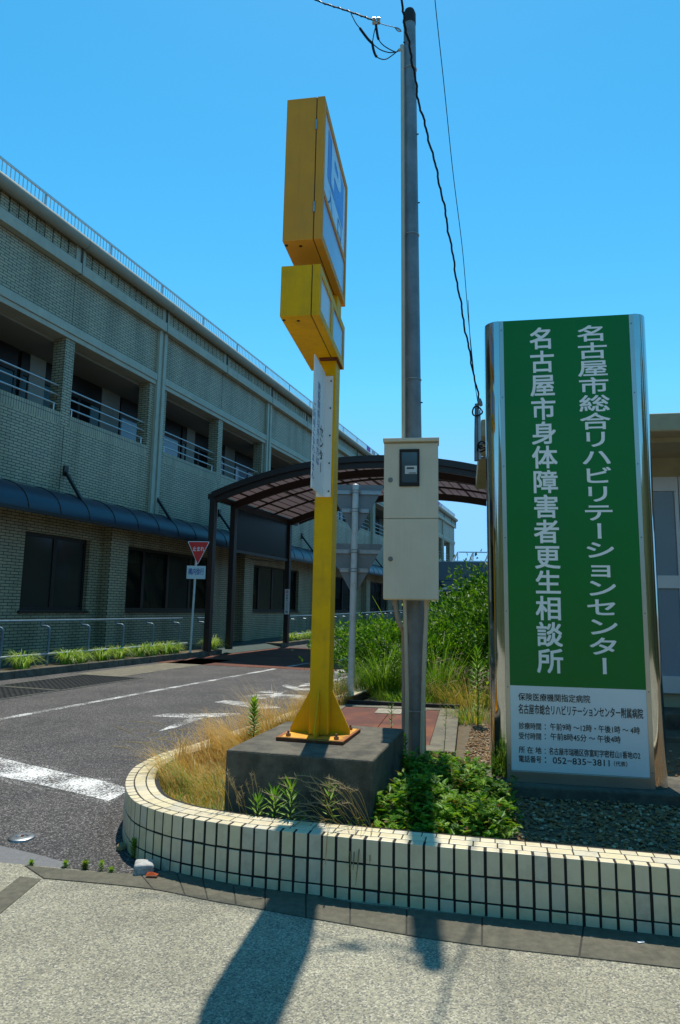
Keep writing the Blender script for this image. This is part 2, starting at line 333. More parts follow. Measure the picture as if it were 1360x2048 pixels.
# dark edging flags: one course along the planter, one turning off towards the left
eb = MB(); pbase = MB()
front = catmull([(p.x,p.y,0) for p in (G(86,1761), G(290,1781), G(415,1805), G(530,1825), G(680,1852), G(930,1893), G(1360,1943))] + [(2.6,2.6,0),(4.2,2.15,0)], 10)
back = catmull([(p.x,p.y,0) for p in (G(48,1735), G(262,1752), G(400,1740), G(530,1765), G(680,1805), G(930,1835), G(1360,1875))] + [(2.6,2.83,0),(4.2,2.38,0)], 10)
N_ = len(front); cuts = [0, 11, 16, 20, 25, 30, 36, 41, 46, 51, 56, 61, 66, 71, N_-1]
for a, b in zip(cuts, cuts[1:]):
    f = front[a:b+1]; k = back[a:b+1]
    t = (f[-1]-f[0]).normalized()*0.003
    f = [f[0]+t]+f[1:-1]+[f[-1]-t]; k = [k[0]+t]+k[1:-1]+[k[-1]-t]
    pbase.prism([(p.x,p.y) for p in front[a:b+1]] + [(p.x,p.y) for p in reversed(back[a:b+1])], 0.0, 0.0095)
    eb.prism([(p.x,p.y) for p in f] + [(p.x,p.y) for p in reversed(k)], 0.0, 0.013)
fa, fb2 = G(82,1763), G(0,1832); ba, bb2 = G(40,1757), G(0,1788)
dv = (fb2-fa).normalized()
eb.prism([(p.x,p.y) for p in (fa, ba, ba+dv*0.6, fa+dv*0.6)], 0.0, 0.0125)
eb.prism([(p.x,p.y) for p in (fa+dv*0.605, ba+dv*0.605, ba+dv*1.4, fa+dv*1.4)], 0.0, 0.0125)
tag(eb.build('pavement_edging', BAND, bevel=0.003), kind='structure'); tag(pbase.build('pavement_edging_bed', BLACK), kind='structure')
# lighter asphalt patch along the pavement edge
ab = MB(); ab.prism([(p.x,p.y) for p in (G(0,1727),G(60,1732),G(118,1738),G(140,1729),G(80,1712),G(0,1693))], 0.0, 0.005)
ab.prism([(p.x,p.y) for p in (P1-pd*2, G(0,1727), G(0,1693), G(0,1693)-pd*2)], 0.0, 0.005)
tag(ab.build('asphalt_patch', M('fine_asphalt_patch', (0.15,0.15,0.155), 0.9, var=0.15, scale=40, bump=0.4, bscale=200)), kind='structure')
# left verge, kerb and terrace of the hospital
kb = MB(); sb = MB(); tb = MB()
uu = [2.0]+[4+i*1.0 for i in range(0,14)]+[17.55]
uf = [22.1]+[23+i for i in range(0,48)]
for seq in (uu, uf):
    for a, b in zip(seq, seq[1:]):
        za, zb = gz(a), gz(b); g = 0.004
        kb.add([RW(a+g,9.9,za-.05),RW(b,9.9,zb-.05),RW(b,10.05,zb-.05),RW(a+g,10.05,za-.05),RW(a+g,9.915,za+.15),RW(b,9.915,zb+.15),RW(b,10.05,zb+.15),RW(a+g,10.05,za+.15)],
               [(3,2,1,0),(4,5,6,7),(0,1,5,4),(1,2,6,5),(2,3,7,6),(3,0,4,7)])
        sb.quad(RW(a,10.05,za+.135),RW(b,10.05,zb+.135),RW(b,10.62,zb+.135),RW(a,10.62,za+.135))
for a, b in zip(us[2:], us[3:]):
    tb.quad(RW(a,10.6,gz(a)+.13),RW(b,10.6,gz(b)+.13),RW(b,12.4,gz(b)+.13),RW(a,12.4,gz(a)+.13))
# the island end beside the carport opening, and the walk-through gap
tb.quad(RW(17.5,9.9,.008),RW(22.15,9.9,gz(22.15)+.008),RW(22.15,10.6,gz(22.15)+.13),RW(17.5,10.6,.13))
kb.box(0,0,0,0,0,0) if False else None
for u in (17.56,21.93):
    q = [RW(u,9.9,-.05),RW(u+.16,9.9,-.05),RW(u+.16,10.6,-.05),RW(u,10.6,-.05)]; kb.add([tuple(p) for p in q]+[(p.x,p.y,p.z+.2) for p in q],[(0,1,2,3),(7,6,5,4),(4,5,1,0),(5,6,2,1),(6,7,3,2),(7,4,0,3)])
tag(kb.build('kerb', CONCD, bevel=0.012), kind='structure')
tag(sb.build('verge_soil', SOIL), kind='structure')
tag(tb.build('terrace_floor', M('dark_green_floor_coating', (0.016,0.045,0.042), 0.5, var=0.15)), kind='structure')
# brown non-slip surfacing under the carport
hb = MB()
for a, b in ((14.4,16),(16,18),(18,20),(20,22)):
    hb.quad(RW(a,9.88,gz(a)+.004),RW(a,3.0,gz(a)+.004),RW(b,3.0,gz(b)+.004),RW(b,9.88,gz(b)+.004))
tag(hb.build('coloured_driveway_surfacing', speckle('brown_nonslip_surfacing', [(0,(0.06,0.020,0.014)),(0.6,(0.15,0.048,0.030)),(1,(0.26,0.12,0.08))], 110, 0.85, ((0.6,0.6,0.6),(1.1,1.05,1.0)))), kind='structure')
# painted markings
wp = paintmat('worn_white_road_paint', (0.66,0.66,0.64), 0.69); wp2 = paintmat('fresh_white_road_paint', (0.74,0.74,0.72), 0.675); wp3 = paintmat('half_gone_road_paint', (0.64,0.64,0.62), 0.70)
mk = MB()
for pts, z in (([(-60,1502),(0,1516),(110,1542),(220,1566),(262,1580),(217,1603),(110,1577),(0,1553),(-60,1538)], 0.004),):
    g = [G(x,y) for x,y in pts]; mk.add([(p.x,p.y,z) for p in g], [tuple(range(len(g)-1,-1,-1))])
tag(mk.build('stop_line_marking', wp2), kind='structure')
mk = MB(); g = [G(x,y) for x,y in [(-60,1494),(0,1509),(110,1535),(222,1558),(268,1572),(219,1611),(110,1587),(0,1563),(-60,1548)]]; mk.add([(p.x,p.y,.003) for p in g], [tuple(range(len(g)-1,-1,-1))])
tag(mk.build('stop_line_fringe_marking', paintmat('mostly_lost_road_paint', (0.70,0.70,0.68), 0.79)), kind='structure')
mk = MB()
def strip(u0,u1,m0,m1,w,z=0.0045):
    n = max(int((u1-u0)/1.0),1)
    for i in range(n):
        a = u0+(u1-u0)*i/n; b = u0+(u1-u0)*(i+1)/n; ma = m0+(m1-m0)*i/n; mb_ = m0+(m1-m0)*(i+1)/n
        mk.quad(RW(a,ma+w,gz(a)+z),RW(a,ma-w,gz(a)+z),RW(b,mb_-w,gz(b)+z),RW(b,mb_+w,gz(b)+z))
strip(3,14.3,6.66,6.6,.06); strip(14.9,21.8,6.55,6.5,.06,.0085); strip(22.4,26,6.5,6.5,.06); strip(29,33,6.5,6.5,.06)
strip(24,27,4.6,4.6,.06); strip(20.5,21.8,6.9,6.9,.25,.009); 
tag(mk.build('centre_line_marking', wp), kind='structure')
mk = MB()
for pg in ([(303,1433),(330,1428),(480,1427),(482,1431),(390,1437)],[(385,1435),(420,1432),(355,1455),(315,1464),(345,1450)],[(428,1405),(450,1401),(530,1408),(562,1416),(520,1419),(470,1411)],
           [(485,1393),(515,1389),(600,1390),(640,1397),(600,1401),(540,1396)],[(512,1385),(535,1380),(562,1384),(540,1387)],[(545,1389),(556,1382),(575,1382),(562,1389)],[(508,1398),(520,1391),(545,1391),(530,1398)],
           [(562,1372),(575,1369),(600,1377),(642,1377),(642,1381),(590,1381)],[(592,1375),(610,1367),(642,1365),(642,1369),(615,1372)],[(668,1342),(692,1337),(692,1344),(670,1350)],[(666,1360),(697,1350),(697,1357),(670,1364)]):
    g = [G(x,y) for x,y in pg]; mk.add([(p.x,p.y,.0045) for p in g], [tuple(range(len(g)-1,-1,-1))])
tag(mk.build('stop_lettering_marking', wp3), kind='structure')
# ---------------------------------------------------------------- tiled planter
top_path = catmull([(6.5,1.75,0),(4.2,2.44,0),(2.6,2.86,0),(1.461,3.145,0),(0.614,3.335,0),(0.027,3.475,0),(-0.447,3.598,0),(-0.734,3.712,0),(-0.93,3.82,0),(-1.15,4.03,0),(-1.31,4.38,0),(-1.385,4.75,0),(-1.375,5.0,0),(-1.31,5.3,0),(-1.16,5.62,0),(-0.85,6.45,0),(-0.60,7.12,0),(-0.38,7.75,0),(0.45,10.1,0),(1.6,13.3,0)], 14)
TP = 0.0715; PH = 0.292
path = resample(top_path, TP)
def nrm(i):
    t = (path[min(i+1,len(path)-1)]-path[max(i-1,0)]).normalized(); return Vector((t.y,-t.x,0))*-1   # outward
# outward = away from the bed centre
cbed = Vector((0.2,5.0,0))
NR = []
for i in range(len(path)):
    n = nrm(i)
    NR.append(n)
if (path[40]-cbed).dot(NR[40]) < 0: NR = [-n for n in NR]
pl = thing('tiled_planter', (0,0,0), 0, 'low planter wall of cream tiles with black joints, curving round the corner bed', 'planter')
core = MB(); tl = MB(); th = 0.205
outer = [p - n*0.004 for p, n in zip(path, NR)]; inner = [p - n*th for p, n in zip(path, NR)]
for i in range(len(path)-1):
    a, b, c, d = outer[i], outer[i+1], inner[i+1], inner[i]
    z0, z1 = -0.05, PH-0.004
    core.add([(a.x,a.y,z0),(b.x,b.y,z0),(c.x,c.y,z0),(d.x,d.y,z0),(a.x,a.y,z1),(b.x,b.y,z1),(c.x,c.y,z1),(d.x,d.y,z1)], [(4,5,6,7),(0,1,5,4),(2,3,7,6),(7,6,5,4)][:3])
core.build('mortar_core', GROUT, pl)
def tile_at(i, f0, f1, d0, d1, z0, z1):           # tile from fraction f0..f1 of joint spacing, depth d0..d1 behind the face
    def at(f, d):
        k = min(max(int(math.floor(i+f)),0),len(path)-2); t = i+f-k
        p = path[k].lerp(path[k+1], t); n = NR[k].lerp(NR[k+1], t).normalized(); return p - n*d
    j = random.uniform(-0.0006,0.0006)
    a, b, c, d = at(f0,d0+j), at(f1,d0+j), at(f1,d1), at(f0,d1)
    tl.add([(a.x,a.y,z0),(b.x,b.y,z0),(c.x,c.y,z0),(d.x,d.y,z0),(a.x,a.y,z1),(b.x,b.y,z1),(c.x,c.y,z1),(d.x,d.y,z1)],
           [(3,2,1,0),(4,5,6,7),(0,1,5,4),(1,2,6,5),(2,3,7,6),(3,0,4,7)], random.choice((0,0,0,0,1,2,2)))
jf = 0.085
for i in range(len(path)-1):
    J = lambda a, s=.022: a+random.uniform(-s,s)
    tile_at(i, J(jf), J(1-jf), 0.0, 0.05, J(0.182,.0015), PH+random.uniform(-.0012,.0004))
    tile_at(i, J(jf), J(1-jf), 0.0, 0.01, J(0.066,.0015), J(0.173,.0015))
    tile_at(i, J(jf), J(1-jf), 0.0, 0.01, -0.03, J(0.057,.0015))
    tile_at(i+0.35, 0.03, 0.97, 0.128, 0.178, 0.25, PH)
for k in range(int((len(path)-2)/1.6)):
    tile_at(int(k*1.6), k*1.6-int(k*1.6)+0.04, k*1.6-int(k*1.6)+1.56, 0.057, 0.121, 0.25, PH)
if sum(1 for _ in ()) == 0:
    pass
tl.build('tile_facing', [TILE,TILEB,TILEC], pl, bevel=0.0025, seg=2)
# planting bed soil
inn = [p - n*(th-0.01) for p, n in zip(path, NR)]
bed = MB(); poly = [(p.x,p.y) for p in inn] + [(4.5,22),(10,38),(30,38),(30,1.0),(7,1.0)]
bed.prism(poly, 0.0, 0.19)
tag(bed.build('bed_soil', SOIL), kind='structure')
# ---------------------------------------------------------------- concrete footing and yellow parking sign
by = R_(15); bl_, bd_ = Vector((math.cos(by),-math.sin(by),0)), Vector((math.sin(by),math.cos(by),0))
FR = Vector((0.203,3.87,0)); fc = FR - bl_*0.44 + bd_*0.53; fc.z = 0.18
ft = MB(); ft.box(-.44,.44,-.53,.53,0,.387)
o = ft.build('concrete_footing', CONCD, bevel=0.012); o.location = fc; o.rotation_euler = (0,0,-by)
tag(o, 'dark weathered concrete block carrying the yellow pole in the bed', 'footing')
sa = R_(9.5)
ys = thing('parking_sign', (-0.109,4.818,0.52), -sa, 'tall yellow pole sign with two stacked boxes hanging out over the pavement', 'sign')
KS = .945; ys.location = (-.109*KS, 4.818*KS, 1.4-.88*KS); ys.scale = (KS,)*3; ys.rotation_euler = (0, .004, -sa)
LX, LY = Vector((math.cos(sa),-math.sin(sa),0)), Vector((math.sin(sa),math.cos(sa),0)); YO = Vector((-0.109,4.818,0.52))
def loc_y(px,py,X):                               # pixel -> (Y, Z) on the sign's fin plane at lateral X
    p = V(px,py,YO+LX*X, 9.5)-YO; return p.dot(LY), p.z
b = MB(); b.box(-.0675,.0675,-.09,.09,.022,2.69); b.box(-.0675,.0675,-.085,.085,3.03,3.20)
b.build('pole', YEL, ys, bevel=0.008, seg=3)
b = MB(); b.box(-.235,.225,-.25,.25,0,.022); bp = b.build('base_plate', RUSTY, ys, bevel=0.003); bp.rotation_euler = (0,0,-(by-sa))
b = MB(); b.box(-.2365,.2265,-.2515,.2515,0,.0185); b.build('rusted_rim', RUST, bp)
b = MB()
for x0_,x1_,y0_,y1_ in ((-.235,.225,-.25,-.225),(.205,.225,-.224,.25),(-.235,-.21,-.224,.25)): b.box(x0_,x1_,y0_,y1_,.0222,.0232)
b.build('rust_edge', M('orange_rust',(0.30,0.095,0.015),0.8,var=0.45,scale=18,bump=0.3), bp)
for x, y in ((-.17,-.19),(.165,-.19),(-.17,.19),(.165,.19)):
    b = MB(); b.tube([(x,y,.022),(x,y,.04)], .017, 6); b.tube([(x,y,.04),(x,y,.058)], [.009,.007], 10); b.build('bolt', M('rusty_bolt',(0.25,0.14,0.09),0.5,0.6,var=0.4,scale=40) if 'rusty_bolt' not in bpy.data.materials else bpy.data.materials['rusty_bolt'], bp)
for poly, vec in (([(-.0675,-.005,.022),(-.215,-.005,.022),(-.215,-.005,.05),(-.0675,-.005,.33)],(0,.01,0)),
                  ([(.0675,-.005,.022),(.205,-.005,.022),(.205,-.005,.05),(.0675,-.005,.33)],(0,.01,0)),
                  ([(-.005,-.09,.022),(-.005,-.235,.022),(-.005,-.235,.05),(-.005,-.09,.33)],(.01,0,0)),
                  ([(-.005,.09,.022),(-.005,.235,.022),(-.005,.235,.05),(-.005,.09,.33)],(.01,0,0))):
    b = MB(); b.slab(poly, vec); b.build('gusset', YEL, ys)
def light_box(z0, z1, body, name):
    b = MB(); b.box(-.165,.034,-.85,.13,z0,z1); bx = b.build(name, body, ys, bevel=0.004)
    b = MB(); b.box(-.15,.040,-.845,.125,z0+.004,z1-.006); b.build('seam', BLACK, bx)
    b = MB()                                      # hinged display door: a frame of four rails
    b.box(.040,.09,-.85,-.80,z0,z1); b.box(.040,.09,.08,.13,z0,z1); b.box(.040,.09,-.80,.08,z0,z0+.055); b.box(.040,.09,-.80,.08,z1-.055,z1)
    return bx, b
UB, fr = light_box(3.20,4.205,YELB,'upper_light_box')
fr.box(.040,.09,-.80,.08,3.20+.335,3.20+.375)
door = fr.build('display_door', YELB, UB, bevel=0.002)
PALE = M('pale_display_acrylic', (0.52,0.62,0.78), 0.25, var=0.03, scale=2); BLU = M('blue_display_film', (0.03,0.13,0.62), 0.3, var=0.03)  # pale acrylic: white panel with the sky's blue mixed into its colour
PINK = M('faded_pink_acrylic', (0.62,0.55,0.60), 0.25, var=0.04, scale=3)
b = MB(); b.box(.060,.082,-.80,.08,3.575,4.15); dp = b.build('display_panel', PALE, UB)
b = MB(); b.box(.060,.082,-.80,.08,3.255,3.535); b.build('display_panel', M('blank_sky_tinted_acrylic',(0.30,0.38,0.60),0.25,var=0.04,scale=2), UB)  # blank panel: the sky's reflection is put into its base colour
# blue square with a pale P and the words for entrance below
b = MB(); x = .0835
b.quad((x,-.66,3.755),(x,-.02,3.755),(x,-.02,4.11),(x,-.66,4.11)); b.build('blue_square', BLU, dp)
b = MB(); line_text(b, 'P', (.0845,-.53,3.80), (0,1,0), (0,0,1), .36, .30, .05); b.build('lettering', PALE, dp)
b = MB(); line_text(b, '入', (.0838,-.62,3.60), (0,1,0), (0,0,1), .16, .12); b.build('lettering', LETB, dp); b = MB(); line_text(b, '口', (.0838,-.24,3.60), (0,1,0), (0,0,1), .16, .12); b.build('lettering', LETB, dp)
for z in (3.42,4.0):
    b = MB(); b.tube([(.037,-.853,z-.035),(.037,-.853,z+.035)], .007, 10); b.build('hinge', GALV, UB)
LB, fr = light_box(2.69,3.03,YEL,'lower_light_box')
fr.box(.040,.09,-.44,-.36,2.745,2.975)
fr.build('display_door', YEL, LB, bevel=0.002)
b = MB(); b.box(.060,.082,-.80,-.44,2.745,2.975); b.build('display_panel', PINK, LB)
b = MB(); b.box(.060,.082,-.36,.08,2.745,2.975); b.build('display_panel', bpy.data.materials['blank_sky_tinted_acrylic'], LB)
b = MB(); b.box(-.05,.085,-.14,.09,2.68,2.6895); b.build('rust_patch', RUST, LB)
for bx, z in ((UB,3.199),(LB,2.689)):
    for y, xx in ((-.78,-.06),(-.80,-.15),(.06,-.06)):
        b = MB(); b.tube([(xx,y,z-.002),(xx,y,z+.002)], .011, 10); b.build('drain_hole', BLACK, bx)
# white notice fin bolted to the pole
FX = -.01
yb0, zb0 = loc_y(617,970,FX); yb1, zb1 = loc_y(645,997,FX); yt0, zt0 = loc_y(630,714,FX); yt1, zt1 = loc_y(662,760,FX)
Y0 = (yb0+yt0)/2; ZB, ZT = (zb0+zb1)/2, zt0
ZT = min(ZT, 2.66)
b = MB(); b.box(FX-.006, FX+.002, Y0, -.10, ZB, ZT); fin = b.build('notice_plate', WHITE, ys, bevel=0.002)
b = MB(); b.box(FX-.045, FX+.06, -.097, -.0905, ZB, ZT-.02); b.box(FX+.0022, FX+.006, -.14, -.097, ZB, ZT-.02); fl = b.build('mounting_angle', WHITE, fin)
for k in range(5):
    z = ZB+.04+(ZT-ZB-.1)*k/4; b = MB(); b.tube([(FX+.045,-.099,z),(FX+.045,-.104,z)], .006, 8); b.build('bolt', BLACK, fin)
def fin_col(body, top, bot, w, mat_, off):
    b = MB(); y0, z0 = loc_y(*top, FX+.003); y1, z1 = loc_y(*bot, FX+.003)
    col_text(b, body, (FX+.0035, (y0+y1)/2, z0), (0,1,0), (0,0,1), w, z0-z1, off)
    b.build('lettering', mat_, fin)
fin_col('総合リハビリ', (652,772), (647,912), .13, LETK, .02)
fin_col('センター', (642,852), (638,946), .13, LETK, .02)
fin_col('施設関係以外の方は', (637,765), (632,930), .095, LETB, .0)
fin_col('ご利用になれません', (628,805), (622,957), .095, LETB, .0)
# ---------------------------------------------------------------- green hospital signboard
ga = R_(10); GL, GD = Vector((math.cos(ga),-math.sin(ga),0)), Vector((math.sin(ga),math.cos(ga),0))
GO = Vector((1.179,4.688,0)) + GL*0.436; GO.z = 0.19
gs = thing('hospital_signboard', GO, -ga, 'tall green signboard with white vertical lettering between mirror steel edges on a concrete base', 'sign')
def gp(px,py):
    p = V(px,py,GO,100)-GO; return p.dot(GL), p.z
zb = gp(1160,1547)[1]; zt = gp(1130,636)[1]; zd = gp(1160,1375)[1]
hw = .436
b = MB(); b.box(-hw,hw,.0,.29,zb-.075,zt); b.build('core_box', SATIN, gs)
b = MB(); b.box(-hw,hw,-.003,0,zd,zt); gpan = b.build('green_panel', GREEN, gs)
b = MB(); b.box(-hw,hw,-.003,0,zb,zd-.001); wpan = b.build('information_panel', WHITE, gs)
b = MB(); b.box(-hw,hw,-.006,0,zb-.075,zb-.004); b.build('kick_strip', SATIN, gs, bevel=0.002)
for s in (-1,1):
    b = MB(); b.box(min(s*hw,s*(hw+.03)),max(s*hw,s*(hw+.03)),-.006,.29,zb-.075,zt); st = b.build('edge_strip', SATIN, gs, bevel=0.0015)
    for k in range(7):
        z = zb+.03+(zt-zb-.1)*k/6; b = MB(); b.tube([(s*(hw+.015),-.006,z),(s*(hw+.015),-.009,z)], .005, 8); b.build('screw', GALVD, st)
    prof = []
    for k in range(15):
        w = math.pi/2*k/14; prof.append((hw+.0305+.10*math.sin(w), -.002+.10*(1-math.cos(w))))
    for k in range(15):
        w = math.pi/2*k/14; prof.append((hw+.0305+.10*math.cos(w), .19+.10*math.sin(w)))
    prof = [(s*x,y) for x,y in prof] + [(s*(hw+.0305),.29),(s*(hw+.0305),-.002)][:2]
    if s < 0: prof = prof[::-1]
    b = MB(); b.prism(prof, zb-.075, zt+.003); b.build('mirror_edge', CHROME, gs, smooth=True)
b = MB()
xt, z0 = gp(1082,654); xb, z1 = gp(1101,1348)
col_text(b, '名古屋市身体障害者更生相談所', ((xt+xb)/2,-.0045,z0), (1,0,0), (0,0,1), .178, z0-z1, .018)
xt2, z0 = gp(1181,650); xb2, z1 = gp(1213,1352)
col_text(b, '名古屋市総合リハビリテーションセンター', ((xt2+xb2)/2-.003,-.0045,z0), (1,0,0), (0,0,1), .215, z0-z1, .018)
b.build('lettering', LETW, gpan)
b = MB()
def info(body, x0, x1, yl, yr, h, off=0.010):
    f = lambda x, y: gp(960+x/3.4, 1080+y/3.4)
    xa, za = f(x0, yl); xb_, zb_ = f(x1, yr); hh = h/3.4/1340*4.75
    line_text(b, body, (xa,-.0045,(za+zb_)/2-hh/2), (1,0,0), (0,0,1), xb_-xa, hh, off)
info('保険医療機関指定病院', 260,748,1064,1082,48)
info('名古屋市総合リハビリテーションセンター附属病院', 262,1107,1149,1178,62)
info('診療時間', 264,415,1262,1267,42); info('：午前9時 〜12時・午後1時 〜 4時', 440,1085,1270,1292,44)
info('受付時間', 264,415,1330,1335,42); info('：午前8時45分 〜 午後4時', 440,955,1336,1354,44)
info('所 在 地', 264,417,1424,1430,42); info('：名古屋市瑞穂区弥富町字密柑山1番地の2', 440,1088,1434,1464,44)
info('電話番号', 264,417,1486,1491,42); info('：052−835−3811', 440,880,1496,1514,38); info('（代表）', 910,1000,1520,1523,32)
b.build('lettering', LETK, wpan)
b = MB(); b.box(-.68,.86,-.10,.42,0,zb-.0755); b.build('concrete_base', CONCD, gs, bevel=0.012)
# unseen dark green banks, added to darken reflections and block part of the sky
BANK = M('dark_reflection_bank', (0.035,0.055,0.022), 0.95, var=0.5, scale=0.35, bump=1.0, bscale=3)
def added_bank(x0, y0, x1, y1, h, d, seed):
    r = random.Random(seed); b = MB(); n = 40; a = Vector((x0,y0,0)); e = Vector((x1,y1,0)); nv = Vector((-(e-a).y,(e-a).x,0)).normalized()*d
    vs = []
    for i in range(n+1):
        p = a.lerp(e,i/n); hh = h*(.75+.25*math.sin(i*.55+seed)+r.uniform(-.12,.12))
        for f, z in ((0,0),(.12,.45),(.3,.8),(.6,1),(1,0)):
            q = p+nv*f+Vector((r.uniform(-.4,.4),r.uniform(-.4,.4),0)); vs.append((q.x,q.y,hh*z-.05))
    b.add(vs, [(5*i+k,5*(i+1)+k,5*(i+1)+k+1,5*i+k+1) for i in range(n) for k in range(4)])
    tag(b.build('unseen_reflection_bank', BANK), kind='structure')
added_bank(45,-13,-45,-13,10,10,1)
added_bank(11.0,4.3,11.5,-13,10.0,8,7)
added_bank(9,24,17,42,6.0,-9,4)
added_bank(17.5,43,32,78,11.0,-12,5)
# ---------------------------------------------------------------- utility pole with meter cabinet and wires
UPb = Vector((0.625,5.40,0.17)); UPt = Vector((0.556,5.40,6.76))
up_ = thing('utility_pole', UPb, 0, 'slim grey galvanised utility pole standing in the bed, taller than the yellow sign', 'pole')
def ax(z):                                       # pole axis in local coordinates at world height z
    t = (z-UPb.z)/(UPt.z-UPb.z); return (UPt-UPb)*t
prad = lambda z: .076-.022*(z-UPb.z)/(UPt.z-UPb.z)
b = MB(); zs = [0.12,1,2,3,4.2,4.205,5.5,6.70]; b.tube([ax(z) for z in zs], [prad(z) for z in zs], 28); b.build('shaft', GALVD, up_, smooth=True)
b = MB(); b.tube([ax(6.66),ax(6.76),ax(6.80)], [.0575,.0575,.045], 28); b.build('cap', BLACK, up_, smooth=True)
b = MB(); b.tube([ax(6.42)+Vector((-.075,-.03,0)), ax(6.36)+Vector((-.071,-.035,0)), ax(4.5)+Vector((-.078,-.04,0)), ax(2.66)+Vector((-.088,-.05,0))], .016, 10); b.build('cable_conduit', PVC, up_, smooth=True)
for z in (6.2,4.6,3.3):
    b = MB(); r = prad(z)+.003
    b.tube([ax(z)+Vector((r*math.cos(w),r*math.sin(w),0)) for w in [2*math.pi*k/24 for k in range(25)]], .004, 6); b.build('strap_band', GALV, up_)
for z, w in ((5.55,.4),(6.45,2.6),(4.9,-.3),(3.1,-.4)):
    b = MB(); r = prad(z); b.tube([ax(z)+Vector((r*math.cos(w),-abs(r*math.sin(w)),0)), ax(z)+Vector(((r+.015)*math.cos(w),-abs((r+.015)*math.sin(w)),0))], .006, 8); b.build('step_bolt_stub', BLACK, up_)
ca = R_(8); CO = V(766,1199,(0.58,5.17),98)
mc = thing('meter_cabinet', (CO.x,CO.y,0), -ca, 'cream steel two-door electricity meter cabinet strapped to the utility pole', 'cabinet')
CX = Vector((math.cos(ca),-math.sin(ca),0))
def cp(px,py): p = V(px,py,CO,98)-CO; return p.dot(CX), p.z+CO.z
cw = (cp(880,1199)[0]+cp(874,885)[0])/2; c0 = CO.z; c1 = cp(820,884)[1]; cm = cp(822,1037)[1]
b = MB(); b.box(.002,cw-.002,.012,.17,c0,c1); b.build('body', CREAM, mc, bevel=0.006)
b = MB(); b.box(0,cw,0,.0115,cm+.003,c1-.012); d1 = b.build('door', CREAM, mc, bevel=0.003)
b = MB(); b.box(0,cw,0,.0115,c0+.006,cm-.003); d2 = b.build('door', CREAM, mc, bevel=0.003)
b = MB(); b.add([(-.008,-.03,c1),(cw+.008,-.03,c1),(cw+.008,.175,c1+.004),(-.008,.175,c1+.004),(-.008,-.03,c1+.028),(cw+.008,-.03,c1+.028),(cw+.008,.175,c1+.045),(-.008,.175,c1+.045)],
   [(0,3,2,1),(4,5,6,7),(0,1,5,4),(1,2,6,5),(2,3,7,6),(3,0,4,7)]); b.build('rain_hood', CREAM, mc, bevel=0.005)
for d, q in ((d1,(781,960)),(d2,(781,1118))):
    x, z = cp(*q); b = MB(); b.tube([(x,0,z),(x,-.006,z)], .019, 20); b.tube([(x,-.006,z),(x,-.010,z)], .013, 16); b.build('lock', GALVD, d, smooth=True)
xa, za = cp(799,899); xb, zb2 = cp(839,973)
b = MB()
b.box(xa,xb,-.014,-.0005,za-.022,za); b.box(xa,xb,-.014,-.0005,zb2,zb2+.03); b.box(xa,xa+.017,-.014,-.0005,zb2+.03,za-.022); b.box(xb-.017,xb,-.014,-.0005,zb2+.03,za-.022)
mw = b.build('meter_window', BLACK, d1, bevel=0.004)
b = MB(); b.box(xa+.015,xb-.015,-.004,-.001,zb2+.028,za-.02); b.build('pane', glassy('meter_window_glass',(0.05,0.085,0.12),0.08), d1)
xm0, zm0 = cp(810,932); xm1, zm1 = cp(834,948)
b = MB(); b.box(xm0,xm1,-.0085,-.0042,zm1,zm0); mt = b.build('meter', M('meter_face',(0.55,0.62,0.68),0.4), d1)
b = MB(); b.box(xm0+.014,xm1-.022,-.0095,-.0086,zm0-.026,zm0-.013); b.build('meter_dial', LETK, mt); b = MB(); b.box(xm0+.03,xm1-.006,-.0095,-.0086,zm1+.004,zm1+.010); b.build('meter_dial', LETK, mt)
# conduits under the cabinet
def wl(px,py,y): d = ray(px,py); t = y/d.y; return Vector((0,0,CAM_H))+d*t
def pipe(name, pts, r, m, lab, sock=None):
    b = MB(); P = catmull(pts, 8); b.tube(P, r, 12)
    if sock: b.tube([P[0]+Vector((0,0,.0)), P[0]-Vector((0,0,.07))], r*1.25, 12)
    o = b.build(name, m, up_, smooth=True); o.location = -UPb; return o
pipe('ivory_conduit', [wl(809,1196,5.27), wl(811,1260,5.27), wl(813,1330,5.27), wl(814,1420,5.3), wl(812,1535,5.3)], .015, PVC, '')
pipe('ivory_conduit', [wl(853,1196,5.27), wl(852,1240,5.27), wl(849,1310,5.27), wl(846,1420,5.28), wl(844,1535,5.28)], .017, PVC, '', True)
pipe('grey_conduit', [wl(790,1194,5.29), wl(793,1225,5.29), wl(800,1250,5.32), wl(806,1262,5.4), wl(808,1300,5.47), wl(808,1420,5.47), wl(808,1530,5.47)], .019, PVCG, '', True)
b = MB(); z = 0.62; b.tube([ax(z)+Vector(((prad(z)+.002)*math.cos(w),(prad(z)+.002)*math.sin(w),0)) for w in [2*math.pi*k/24 for k in range(25)]], .005, 6); b.build('strap_band', GALV, up_)
